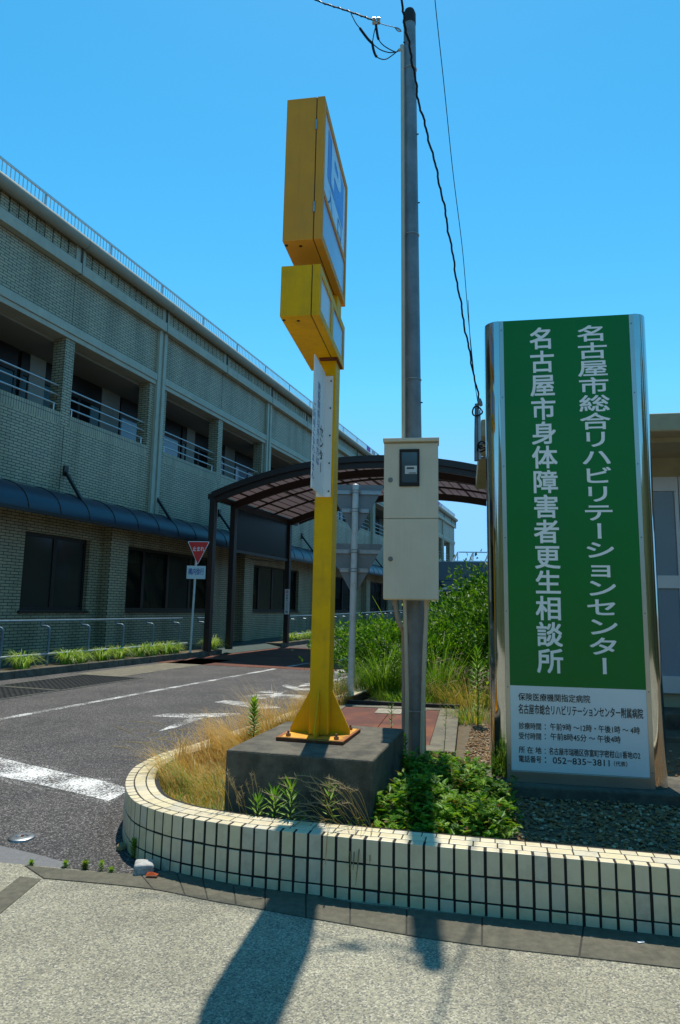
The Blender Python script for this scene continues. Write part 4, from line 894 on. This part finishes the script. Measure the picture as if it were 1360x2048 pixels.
# ---------------------------------------------------------------- rusty steel cover in a concrete frame behind the footing
sc = thing('steel_cover', (0.40,7.05,0.19), -R_(11), 'rusty red steel cover plate in a concrete frame set in the bed behind the pole', 'cover')
b = MB(); b.box(-.62,.82,-1.25,-1.02,0,.07); b.box(-.62,.82,1.03,1.2,0,.07); b.box(.60,.82,-1.02,1.03,0,.07); b.box(-.62,-.5,-1.02,1.03,0,.07); b.build('concrete_frame', CONC, sc, bevel=0.008)
RC = M('rust_red_checker_plate',(0.095,0.026,0.017),0.75,0.2,var=0.25,scale=6,stain=(0.24,0.075,0.02),sscale=2.2,samt=0.6,bump=0.5,bscale=130)
b = MB(); b.box(-.497,.05,-1.017,1.027,.0,.062); b.box(.056,.597,-1.017,1.027,.0,.062); pl_ = b.build('steel_plate', RC, sc, bevel=0.002)
b = MB(); b.box(-.10,.19,.62,.98,.0621,.068); b.build('access_lid', M('dull_lid_metal',(0.26,0.24,0.19),0.6,0.5,var=0.35,scale=18), sc)
b = MB(); b.box(-.62,.82,1.201,1.26,0,.11); b.build('dark_upstand', BLACK, sc)
# ---------------------------------------------------------------- annex building behind the green signboard
an = R_(10.5); AO = Vector((1.42,6.62,0.0))
ax_ = thing('annex_building', AO, -an, 'low building with concrete canopy and pale blue panelled windows behind the green signboard', 'building')
OLD = M('old_painted_concrete',(0.38,0.35,0.23),0.85,var=0.12,scale=3,stain=(0.16,0.14,0.09),sscale=3,samt=0.5)
b = MB(); b.box(0,9,0,3.05,3.15,3.335); b.build('canopy_slab', OLD, ax_, bevel=0.02, seg=3)
b = MB(); b.box(0.02,9,.25,.27,3.10,3.149); b.build('drip_edge', OLD, ax_)
b = MB(); b.box(.45,9,1.2,6.0,2.93,3.149); b.box(.45,9,1.25,6.0,.0,.55); b.box(.45,.7,1.2,6.0,.55,2.93); b.build('wall', OLD, ax_)
FRM = M('window_frame_white',(0.58,0.62,0.66),0.4,0.2,var=0.05); PNL = M('pale_blue_window_panel',(0.20,0.28,0.36),0.25,var=0.06,scale=1.5)
for x0 in (.7,2.2,3.7,5.2):
    b = MB()
    for z0,z1 in ((.55,.73),(1.68,1.82),(2.77,2.93)): b.box(x0,x0+1.49,1.205,1.26,z0,z1)
    b.box(x0,x0+.04,1.21,1.26,.731,1.679); b.box(x0+1.45,x0+1.49,1.21,1.26,.731,1.679); b.box(x0,x0+.04,1.21,1.26,1.821,2.769); b.box(x0+1.45,x0+1.49,1.21,1.26,1.821,2.769)
    w = b.build('window', FRM, ax_)
    for z0,z1 in ((.73,1.68),(1.82,2.77)):
        b = MB(); b.box(x0+.04,x0+1.45,1.235,1.25,z0,z1); b.build('pane', PNL, w)
b = MB(); b.box(.3,9,.75,1.249,.1,.40); b.box(.3,9,.3,.749,.1,.24); b.build('concrete_step', CONCD, ax_, bevel=0.01)
# bracket mast with coiled cable at the canopy corner
bm = thing('cable_bracket', wl(952,920,6.45), 0, 'thin steel cable bracket with coiled black cable at the canopy corner', 'bracket')
Bo = bm.location.copy(); f_ = lambda x,y,d=6.45: wl(x,y,d)-Bo
b = MB(); b.tube([f_(953,922),f_(953,868),f_(954,808)], .022, 10); b.build('mast', GALVD, bm, smooth=True)
b = MB(); b.box(.02,.045,-.03,.0,0.0,.50); b.build('perforated_strip', GALV, bm)
for y in (886,915):
    b = MB(); b.tube([f_(953,y),f_(985,y-1,6.65)], .012, 8); b.build('arm', GALVD, bm)
for (x,y,r,tl_) in ((955,822,10,.1),(965,890,9,.5),(963,897,8,-.4)):
    c_ = f_(x,y,6.40); rr_ = r/1340*6.4
    b = MB(); b.tube([c_+Vector((rr_*math.cos(w),.03*math.sin(2*w+tl_),rr_*math.sin(w)*(.75 if y>850 else 1))) for w in [2*math.pi*k/22 for k in range(23)]], .008, 7); b.build('cable_coil', CABLE, bm, smooth=True)
b = MB(); b.tube([f_(958,798,6.4),f_(960,806,6.4),f_(963,812,6.4)], [.02,.026,.014], 8); b.build('cable_clamp', GALVD, bm)
# ---------------------------------------------------------------- far low block, roof lantern and white railing
fb = thing('far_low_block', (10,58,0), R_(-4), 'dark grey low block closing the view beyond the shrubs', 'building')
FARC = M('dark_grey_cladding',(0.10,0.13,0.15),0.6,var=0.08)
b = MB(); b.box(-9,14,0,12,2.9,5.55); b.box(-9,14,1.2,12,0,2.9); b.build('cladding', FARC, fb)
b = MB()
for x in (-1.5,2.0,5.5): b.box(x,x+.04,-.012,-.001,2.9,5.5)
b.box(-9,14,-.012,-.001,3.9,3.94); b.build('cladding_joint', BLACK, fb)
rl = thing('roof_lantern', (10,58,5.55), R_(-4), 'white framed glass roof lantern on top of the far low block', 'skylight')
WHT = M('white_painted_steel',(0.8,0.8,0.8),0.4,var=0.03)
b = MB(); b.tube([(.4,0.3,.86),(9,0.3,.86)],1,sq=(.05,.05)); b.tube([(-.1,0.2,.06),(9,0.2,.06)],1,sq=(.05,.05))
for k in range(7): b.tube([(k*1.35-.1,.2,.05),(k*1.35+.3,.3,.86)],1,sq=(.06,.05)); b.tube([(k*1.35+.3,.3,.86),(k*1.35+.5,2.5,.05)],1,sq=(.05,.05))
b.tube([(.2,2.5,.06),(9,2.5,.06)],1,sq=(.05,.05)); b.build('frame', WHT, rl)
wr = thing('white_railing', (3.2,21,0.2), R_(8), 'white pipe railing rising behind the shrubs below the far block', 'railing')
b = MB(); b.tube([(-.2,0,1.65),(.0,0,1.85),(1.6,.3,2.0)], .03, 8); b.build('rail', WHT, wr, smooth=True)
for x in (.05,.75,1.45): 
    b = MB(); b.tube([(x,.1,0),(x,.1,1.85+.09*x)], .022, 8); b.build('post', WHT, wr)
# ---------------------------------------------------------------- vegetation and loose stones
rnd = random.Random(11)
LG = [leafmat('leaf_green_mid',(0.10,0.24,0.012)), leafmat('leaf_green_deep',(0.045,0.13,0.008)), leafmat('leaf_green_light',(0.22,0.36,0.025)), leafmat('leaf_yellowed',(0.20,0.17,0.02))]
GG = [leafmat('blade_green',(0.10,0.22,0.018)), leafmat('blade_light_green',(0.20,0.32,0.035)), leafmat('blade_straw',(0.50,0.36,0.11),.3), leafmat('blade_golden',(0.62,0.36,0.06),.35)]
SEED = leafmat('seed_head_straw',(0.34,0.27,0.15),.25); STEM = M('woody_stem',(0.07,0.05,0.025),0.8)
def leaf(mb, p, d, n, L, W, mi=0, fold=.25):
    d = d.normalized(); s = d.cross(n)
    if s.length < 1e-4: s = d.cross(Vector((1,0,0)))
    s.normalize(); n2 = s.cross(d)
    a = p; t = p+d*L; l = p+d*L*.45+s*W*.5+n2*W*fold; r = p+d*L*.45-s*W*.5+n2*W*fold
    mb.add([tuple(a),tuple(l),tuple(t),tuple(r)], [(0,3,2),(0,2,1)], mi)
def blade(mb, p, lean, h, w, mi=0, droop=.5, seg=3):
    side = Vector((-lean.y,lean.x,0)); side = side.normalized()*w*.5 if side.length > 1e-5 else Vector((w*.5,0,0))
    vs = []; 
    for k in range(seg+1):
        t = k/seg; c = p + Vector((0,0,h*(t-droop*.45*t**3))) + lean*(t**1.7); ww = side*(1-t*.85)
        vs += [tuple(c-ww), tuple(c+ww)]
    mb.add(vs, [(2*k,2*k+1,2*k+3,2*k+2) for k in range(seg)], mi)
def rdir(): 
    while True:
        v = Vector((rnd.uniform(-1,1),rnd.uniform(-1,1),rnd.uniform(-1,1)))
        if .05 < v.length < 1: return v.normalized()
def shrub(name, c, rad, n, L, W, mats, label, cat='shrub', lumps=18, upb=.3, w3=(.45,.4,.15), stems=True, group=None):
    c = Vector(c); t = thing(name, c, 0, label, cat, group)
    lm = [(rdir(), rnd.uniform(.28,.5)) for _ in range(lumps)]
    mb = MB()
    for _ in range(n):
        d = rdir(); d.z = abs(d.z)*.98-.12 if rnd.random() < .8 else d.z
        r = .66
        for ld, lr in lm: r += max(0, d.normalized().dot(ld)-.80)*lr*5.5
        r += .08*math.sin(7*d.x+3*d.z)+.07*math.sin(9*d.y+5*d.z)
        rr = r*(1-abs(rnd.gauss(0,.13)))*(1.0 if rnd.random() < .93 else rnd.uniform(1.02,1.22))
        p = Vector((d.x*rad[0]*rr, d.y*rad[1]*rr, rad[2]*.5+d.z*rad[2]*.56*rr))
        if p.z < .02: continue
        ld = (d*.6+rdir()*.8+Vector((0,0,upb))).normalized()
        x = rnd.random(); mi = 0 if x < w3[0] else 1 if x < w3[0]+w3[1] else 2
        k = rnd.uniform(.7,1.25); leaf(mb, p, ld, rdir(), L*k, W*k, mi)
    mb.build('foliage', mats, t)
    if stems:
        sb_ = MB()
        for _ in range(9):
            d = rdir(); sb_.tube([(d.x*.08,d.y*.08,0),(d.x*rad[0]*.3,d.y*rad[1]*.3,rad[2]*.4),(d.x*rad[0]*.6,d.y*rad[1]*.6,rad[2]*.8)],[.018,.012,.005],5)
        sb_.build('stems', STEM, t)
    return t
# dry golden grass filling the corner of the bed
mb = MB(); ipath = [p - n*(th+.0) for p, n in zip(path, NR)]
blx = fc
def in_block(x,y):
    v = Vector((x,y,0))-Vector((fc.x,fc.y,0)); return abs(v.dot(bl_)) < .47 and abs(v.dot(bd_)) < .57
edge = [(p.x,p.y) for p in ipath if p.x < .9 and (p.y > 3.5)]
def in_bed(x,y,marg=0):
    poly = edge+[(1.6,10.5),(1.2,3.6)]; c = False; j = len(poly)-1
    for i in range(len(poly)):
        (xi,yi),(xj,yj) = poly[i],poly[j]
        if (yi>y)!=(yj>y) and x < (xj-xi)*(y-yi)/(yj-yi)+xi: c = not c
        j = i
    return c
clumps = [(rnd.uniform(-1.3,.25),rnd.uniform(3.95,8.8),rnd.gauss(math.pi*.93,.8),rnd.uniform(.55,1.35),rnd.uniform(.1,.8)) for _ in range(110)]
cnt = 0
while cnt < 7600:
    x, y = rnd.uniform(-1.3,.25), rnd.uniform(3.95,8.8)
    road_edge = -1.25+(y-5.3)*.27 if y > 5.2 else -1.3
    if not in_bed(x,y) or in_block(x,y): continue
    if y > 5.6 and x > -.62+(y-5.6)*.27: continue
    if x > -.62 and y < 4.4: continue
    if x > -.66 and y < 5.5 : continue
    tall = min(max((y-4.25)/1.1,0),1); near = rnd.random()
    cl = min(clumps, key=lambda q:(q[0]-x)**2+(q[1]-y)**2); h = (.10+.30*tall)*rnd.uniform(.6,1.25)*cl[3]
    a = cl[2]+rnd.gauss(0,.45); ln = Vector((math.cos(a),math.sin(a)-.15,0))*h*(cl[4]+rnd.uniform(-.1,.35))
    mi = 3 if rnd.random() < .52 else 2
    if tall < .45 and rnd.random() < .3: mi = 1
    blade(mb, Vector((x,y,.19)), ln, h, rnd.uniform(.0025,.005), mi, rnd.uniform(.3,1.1)); cnt += 1
for _ in range(1500):
    x, y = rnd.uniform(-1.25,-.62), rnd.uniform(4.0,4.9)
    if in_bed(x,y): blade(mb, Vector((x,y,.19)), Vector((rnd.gauss(0,.05),rnd.gauss(0,.05),0)), rnd.uniform(.04,.11), .004, rnd.choice((1,1,2,3)), .5)
tag(mb.build('dry_grass', GG), 'dry golden grass filling the rounded end of the planter', 'grass', kind='stuff')
# seed stems leaning in front of the footing and over the wall
mb = MB()
def seedstem(p, tip, sag, hl=.12):
    p, tip = Vector(p), Vector(tip); mid = p.lerp(tip,.55)+Vector((0,0,sag)); P = catmull([p,mid,tip],9)
    mb.tube(P[:12], .0011, 3, 0); k = len(P); mb.tube(P[11:], [.0014,.0026,.0032,.003,.0027,.0022,.0014,.0008][:k-11] if k-11 <= 8 else .003, 4, 1)
    for q in P[11:]:
        for _ in range(3): blade(mb, q, (rdir()*.02), .012, .0016, 1, .2, 1)
for _ in range(15):
    x = rnd.uniform(-.66,-.32); y = rnd.uniform(3.86,4.0)-.1*(x+.5); seedstem((x,y,.19),(x+rnd.uniform(-.12,.02),y-rnd.uniform(0,.08),.19+rnd.uniform(.12,.33)), rnd.uniform(.01,.05))
for _ in range(30):
    x = rnd.uniform(.0,.24); y = rnd.uniform(3.68,3.82); seedstem((x,y,.2),(x-rnd.uniform(.12,.42),y-rnd.uniform(-.05,.12),.2+rnd.uniform(.05,.33)), rnd.uniform(.03,.1))
for bx in (.12,.06,-.02,.2): seedstem((bx,3.66,.28),(bx+rnd.uniform(-.03,.05),3.42,rnd.uniform(.14,.2)), .10)
seedstem((.17,3.62,.29),(.105,3.40,.10), .14)
for _ in range(14):
    x = rnd.uniform(-1.2,-.95); y = rnd.uniform(4.7,5.6); seedstem((x,y,.19),(x-rnd.uniform(.15,.5),y-rnd.uniform(-.1,.3),.19+rnd.uniform(.2,.38)), rnd.uniform(.05,.12))
for _ in range(34):
    x = rnd.uniform(1.1,1.8); y = rnd.uniform(8.1,8.9); seedstem((x,y,.2),(x-rnd.uniform(.1,.5),y-rnd.uniform(0,.4),.2+rnd.uniform(.15,.7)), rnd.uniform(.1,.25))
tag(mb.build('seed_grass', [GG[2],SEED]), 'thin straw coloured seed stems arching before the concrete block', 'grass', kind='stuff')
# mugwort ground cover round the pole's foot
outl = [G(x,y,.27) for x,y in ((735,1640),(742,1600),(765,1560),(800,1530),(870,1520),(950,1535),(1000,1580),(1032,1640),(1010,1668),(965,1688),(900,1678),(850,1672),(790,1658))]
opoly = [(p.x,p.y) for p in outl]
def inpoly(x,y,poly):
    c = False; j = len(poly)-1
    for i in range(len(poly)):
        (xi,yi),(xj,yj) = poly[i],poly[j]
        if (yi>y)!=(yj>y) and x < (xj-xi)*(y-yi)/(yj-yi)+xi: c = not c
        j = i
    return c
def mugleaf(mb, p, d, L, mi):
    n = (Vector((0,0,1))+rdir()*.5).normalized(); d = d.normalized(); s = d.cross(n).normalized()
    leaf(mb, p, d, n, L, L*.30, mi)
    for f, a in ((.22,.9),(.42,.75),(.62,.55)):
        for sg in (-1,1): leaf(mb, p+d*L*f*.7, d*math.cos(a)+s*sg*math.sin(a), n, L*(.62-.3*f), L*.20, mi)
mb = MB(); xs = [p[0] for p in opoly]; ys_ = [p[1] for p in opoly]; cmx, cmy = sum(xs)/len(xs), sum(ys_)/len(ys_)
cnt = 0
while cnt < 900:
    x, y = rnd.uniform(min(xs),max(xs)), rnd.uniform(min(ys_),max(ys_))
    if not inpoly(x,y,opoly): continue
    cnt += 1
    e = min(1, min(math.hypot(x-a,y-b_) for a,b_ in opoly)/.25); hgt = (.05+.135*e)*rnd.uniform(.7,1.2)
    lump = .5+.5*math.sin(9*x+4)*math.sin(8*y); hgt *= .55+.75*lump
    base = Vector((x,y,.19 if True else 0)); tip = base+Vector((rnd.gauss(0,.035),rnd.gauss(-.02,.035),hgt))
    for k in range(7):
        t = .45+.6*k/6; q = base.lerp(tip,t); a = rnd.uniform(0,6.28); d = Vector((math.cos(a),math.sin(a),rnd.uniform(.0,.7)))
        x_ = rnd.random(); mi = 0 if x_ < .40 else 2 if x_ < .74 else 1 if x_ < .93 else 3 if x_ < .975 else 4
        mugleaf(mb, q, d, rnd.uniform(.022,.070), mi)
for _ in range(120):
    x, y = rnd.uniform(-.2,.32), rnd.uniform(3.62,4.0)
    if in_block(x,y): continue
    q = Vector((x,y,.2+rnd.uniform(.0,.09))); a = rnd.uniform(0,6.28); mugleaf(mb, q, Vector((math.cos(a),math.sin(a),.4)), rnd.uniform(.02,.045), rnd.choice((0,2,2,1,3)))
tag(mb.build('mugwort_ground_cover', LG+[leafmat('dead_brown_leaf',(0.16,0.085,0.03),.2)]), 'low bright green lobed leaves covering the bed round the pole foot', 'ground cover', kind='stuff')
# gravel
ph_ = (1+5**.5)/2; IV = [Vector(v).normalized() for v in ((-1,ph_,0),(1,ph_,0),(-1,-ph_,0),(1,-ph_,0),(0,-1,ph_),(0,1,ph_),(0,-1,-ph_),(0,1,-ph_),(ph_,0,-1),(ph_,0,1),(-ph_,0,-1),(-ph_,0,1))]
IF = [(0,11,5),(0,5,1),(0,1,7),(0,7,10),(0,10,11),(1,5,9),(5,11,4),(11,10,2),(10,7,6),(7,1,8),(3,9,4),(3,4,2),(3,2,6),(3,6,8),(3,8,9),(4,9,5),(2,4,11),(6,2,10),(8,6,7),(9,8,1)]
mb = MB()
def stone(x,y,z,s):
    q = Matrix.Rotation(rnd.uniform(0,6.28),3,rdir()); sc_ = Vector((rnd.uniform(.7,1.4),rnd.uniform(.6,1.1),rnd.uniform(.4,.8)))*s
    R2 = Matrix.Rotation(rnd.uniform(0,6.28),3,'Z')
    vs = []
    for v in IV:
        w = q @ (v*rnd.uniform(.78,1.15)); w = R2 @ Vector((w.x*sc_.x,w.y*sc_.y,w.z*sc_.z)); vs.append((x+w.x,y+w.y,z+w.z))
    mb.add(vs, IF, rnd.choice((0,0,0,1,1,2,3)))
def fill(poly, n, avoid=None):
    xs = [p[0] for p in poly]; ys = [p[1] for p in poly]; c = 0; it = 0
    while c < n and it < n*12:
        it += 1
        x, y = rnd.uniform(min(xs),max(xs)), rnd.uniform(min(ys),max(ys))
        if inpoly(x,y,poly) and not (avoid and avoid(x,y)):
            stone(x,y,.195+rnd.uniform(0,.015),rnd.uniform(.007,.016)); c += 1
inn_front = [(p.x,p.y) for p in inn if p.x > .55 and p.y < 4]
fill(inn_front + [(.6,3.95),(.95,4.65),(1.1,4.62),(3.0,4.25),(4.4,3.6),(4.4,2.7)], 7500)
fill([(.98,4.6),(1.05,5.7),(1.45,7.4),(1.75,7.2),(1.35,5.1),(1.15,4.7)], 2400)
fill([(2.1,4.4),(2.6,6.2),(5.2,5.6),(4.8,3.8)], 1500)
tag(mb.build('gravel', [M('gravel_brown',(0.22,0.125,0.05),0.8,var=0.35,scale=30), M('gravel_grey',(0.17,0.13,0.08),0.8,var=0.3,scale=30), M('gravel_pale',(0.40,0.32,0.20),0.75,var=0.25,scale=30), M('gravel_rust',(0.22,0.11,0.035),0.8,var=0.3,scale=30)]), 'mixed brown and grey gravel in the bed round the signboard', 'gravel', kind='stuff')
# dead leaf litter along the wall foot and among the weeds
mb = MB()
for _ in range(420):
    k = rnd.randint(30,len(path)-30); p = path[k]+NR[k]*abs(rnd.gauss(0.0,.02)); leaf(mb, Vector((p.x,p.y,.016)), rdir(), Vector((0,0,1)), rnd.uniform(.006,.016), .006, rnd.choice((0,0,1)))
for _ in range(700):
    x, y = rnd.uniform(.1,1.0), rnd.uniform(3.55,3.95); leaf(mb, Vector((x,y,.2+rnd.uniform(0,.02))), rdir(), Vector((0,0,1)), rnd.uniform(.01,.03), .012, rnd.choice((0,1,1)))
tag(mb.build('leaf_litter', [M('dark_litter',(0.035,0.028,0.018),0.9), M('straw_litter',(0.22,0.16,0.08),0.9)]), 'dead leaf crumbs along the planter foot and edge', 'leaf litter', kind='stuff')
# single weeds
def weed(base, h, n, L, W, label, mats=LG, name='weed', lean=(0,0), stemr=.004, top=.35, taper=.55, pick=(0,0,2)):
    t = thing(name, Vector(base), 0, label, 'weed')
    tip = Vector((lean[0],lean[1],h)); b = MB(); b.tube([(0,0,0), tuple(tip*.5+Vector((.006,0,0))), tuple(tip)], [stemr,stemr*.8,stemr*.35], 6); b.build('stem', bpy.data.materials['leaf_green_deep'], t)
    b = MB()
    for k in range(n):
        f = top*.4+(1-top*.4)*k/n; a = k*2.4; el = .05+1.0*f*f; d = Vector((math.cos(a)*math.cos(el),math.sin(a)*math.cos(el),math.sin(el)))
        s = (1-taper*abs(f-.7)); leaf(b, tip*f, d, Vector((0,0,1)), L*s*rnd.uniform(.8,1.1), W*s, rnd.choice(pick), .15)
    b.build('leaves', mats, t); return t
weed((-.66,5.53,.19), .46, 80, .095, .024, 'tall leafy green weed rising from the golden grass beside the block', top=.9)
weed((-.24,3.78,.2), .25, 44, .105, .015, 'tallest narrow leaved weed standing before the concrete block', top=.5)
weed((-.33,3.83,.2), .20, 40, .095, .015, 'middle narrow leaved weed just left of the tallest before the block', top=.5)
weed((-.42,3.83,.2), .16, 34, .085, .014, 'shortest narrow leaved weed, leftmost before the concrete block', top=.5)
weed((-.03,3.80,.2), .24, 22, .085, .013, 'thin narrow leaved weed before the right half of the concrete block', top=.9)
weed((1.48,7.25,.19), .78, 110, .13, .024, 'tall upright weed beside the gravel left of the signboard', stemr=.007, top=.3)
weed((.40,5.25,.19), .56, 46, .06, .016, 'sparse dark weed stem left of the utility pole foot', lean=(.02,0), pick=(1,1,0), stemr=.003)
weed((.79,5.2,.19), .55, 34, .04, .012, 'bare twiggy weed stem right of the utility pole foot', lean=(.04,0), pick=(1,1,3), stemr=.003)
weed((.50,5.05,.19), .30, 50, .045, .02, 'low bushy weed between the block and the pole', pick=(0,1,2), top=.2)
weed(G(268,1716,0), .085, 90, .045, .012, 'small feathery green weed growing beside the whitish stone', pick=(0,2,2), top=.1)
for i,(x,y,h,nm) in enumerate(((62,1733,.02,'leftmost tiny weed in the joint between asphalt and pavement'),(130,1737,.03,'second tiny weed from the left in the pavement joint'),(170,1740,.035,'third tiny weed from the left in the pavement joint, the widest'),(202,1743,.045,'fourth tiny weed from the left in the pavement joint, the tallest'),(222,1748,.022,'last tiny weed in the pavement joint before the planter'))):
    weed(G(x,y,0), h, 70 if i == 2 else 40, .034 if i==2 else .028, .011, nm, pick=(0,2,3 if i==2 else 2), top=.05, stemr=.0015)
# striped clumps along the left verge
def clump(u, m_, r, n, label):
    b = MB()
    for _ in range(int(n*1.9)):
        a = rnd.uniform(0,6.283); q = rnd.random()**.5*r*.35; p = Vector((math.cos(a)*q, math.sin(a)*q, -.02)); L = rnd.uniform(.5,1.0)*r
        blade(b, p, Vector((math.cos(a)*L*1.05,math.sin(a)*L*1.05,0)), rnd.uniform(.30,.60)*r/.36, .022, rnd.choice((0,1,1,2)), rnd.uniform(.8,2.0), 4)
    o = b.build('striped_grass_clump', CG); o.location = RW(u,m_,gz(u)+.14); return tag(o, label, 'plant', 'striped grass clumps on the left verge')
CG = [leafmat('striped_leaf_green',(0.12,0.26,0.02)), leafmat('striped_leaf_pale',(0.30,0.44,0.06)), leafmat('striped_leaf_cream',(0.5,0.56,0.2))]
ords = ['first','second','third','fourth','fifth','sixth','seventh','eighth','ninth']
for i,(u,r,n) in enumerate(((10.5,.42,85),(11.75,.40,110),(12.15,.32,80),(12.85,.36,100),(13.45,.38,120),(14.25,.38,110),(14.75,.38,110),(15.35,.40,120),(15.75,.34,100))):
    clump(u,10.25,r*1.0,n,'striped green grass clump, %s from the left on the near verge by the handrail' % ords[i])
clump(17.55,10.15,.45,110,'upright striped green clump between the two front carport posts')
for i in range(14):
    u = 23.4+i*1.0+rnd.uniform(-.2,.2)+(i>6)*i*.15; clump(u,10.28,.40,60,'striped green grass clump in the row on the verge beyond the carport')
# shrubs behind the pole
shrub('azalea_shrub', (1.05,10.7,.15), (.95,.85,1.05), 9000, .065, .030, LG, 'rounded bright green shrub behind the cabinet beside the driveway', upb=.5)
shrub('azalea_shrub', (.55,11.2,.15), (.55,.6,.75), 3800, .06, .027, LG, 'smaller green shrub at the driveway edge, left of the rounded one', upb=.5)
shrub('hedge_shrub', (2.6,10.9,.15), (1.15,1.0,1.22), 11000, .075, .036, LG, 'tall clipped green shrub between the pole and the signboard', upb=.35, w3=(.5,.3,.2))
shrub('dark_shrub', (2.5,9.2,.15), (.75,.7,1.2), 6500, .075, .04, LG, 'dark glossy shrub partly behind the left edge of the signboard', upb=.1, w3=(.3,.62,.08))
shrub('conifer_bush', (3.75,16.5,.2), (1.25,1.1,1.75), 14000, .14, .04, [leafmat('conifer_bright',(0.09,0.26,0.010)),leafmat('conifer_deep',(0.05,0.17,0.008)),leafmat('conifer_tip',(0.16,0.36,0.015))], 'rounded bright green conifer behind the clipped shrubs', 'conifer', upb=1.1, lumps=16, w3=(.45,.3,.25))
shrub('hedge_shrub', (4.6,12.5,.15), (1.6,1.2,1.9), 5000, .1, .05, LG, 'large green shrub hidden mostly behind the signboard', upb=.3)
def tuft(name, c, n, r, h, w, lean, mats, label, pick, seeds=0):
    b = MB()
    for _ in range(n):
        a = rnd.uniform(0,6.283); q = rnd.random()**.5*r; d = Vector((math.cos(a),math.sin(a),0))*rnd.uniform(.1,.7)*h+Vector(lean)*h*rnd.random()
        blade(b, Vector((math.cos(a)*q,math.sin(a)*q*.8,0)), d, h*rnd.uniform(.5,1.1), w, rnd.choice(pick), rnd.uniform(.3,1.2), 4)
    o = b.build(name, mats); o.location = c; return tag(o, label, 'grass')
tuft('tall_grass', (1.42,9.55,.17), 620, .45, 1.0, .013, (0,0,0), GG, 'tall green grass between the pole and the clipped shrub', (0,0,1))
tuft('tall_grass', (.66,9.75,.17), 700, .42, .80, .013, (-.1,0,0), GG, 'green grass before the rounded shrub, left of the pole', (0,1,1,0))
tuft('cane_grass', (.98,11.9,.17), 14, .15, 1.65, .035, (-.25,0,0), GG, 'few broad green cane leaves rising left of the cabinet bottom', (1,0,1))
tuft('dry_tuft', (1.62,8.55,.17), 520, .40, .55, .006, (-.25,-.1,0), GG, 'dry straw coloured grass beside the steel cover near the signboard', (2,2,2,0,1))
tuft('dry_tuft', (.15,9.7,.17), 330, .42, .30, .006, (-.1,0,0), GG, 'short dry grass round the foot of the white sign pole', (2,3,1))
tuft('green_tuft', (1.5,7.6,.17), 380, .30, .26, .008, (0,0,0), GG, 'low green grass tuft between the gravel and the steel cover', (0,1,2))
tuft('green_tuft', (.95,9.0,.17), 380, .45, .26, .012, (0,0,0), GG, 'low green tuft at the back edge of the steel cover', (0,1,1))
tuft('green_tuft', (-.02,9.6,.17), 160, .18, .36, .014, (0,0,0), GG, 'leafy green tuft just left of the white sign pole', (0,1,1))
for i,(x,y,h) in enumerate(((.95,9.6,.95),(1.25,9.75,1.15),(1.75,9.4,.9),(.75,9.4,.7),(2.0,9.0,.8))):
    weed((x,y,.17), h, 60, .13, .024, ('leafy stem left of the pole before the rounded shrub','tallest leafy stem just right of the pole before the shrubs','leafy stem among the grass, second right of the pole','shortest leafy stem near the white sign pole','leafy stem close to the left edge of the signboard')[i], stemr=.005, top=.5, lean=(rnd.uniform(-.1,.1),0))
# small litter on the gravel edge
b = MB(); b.box(-.015,.015,-.006,.006,0,.003); o = b.build('paper_scrap', WHITE); o.location = G(1282,1885,.014); o.rotation_euler = (0,0,.3); tag(o,'tiny white paper scrap on the dark edging at the planter foot','scrap')
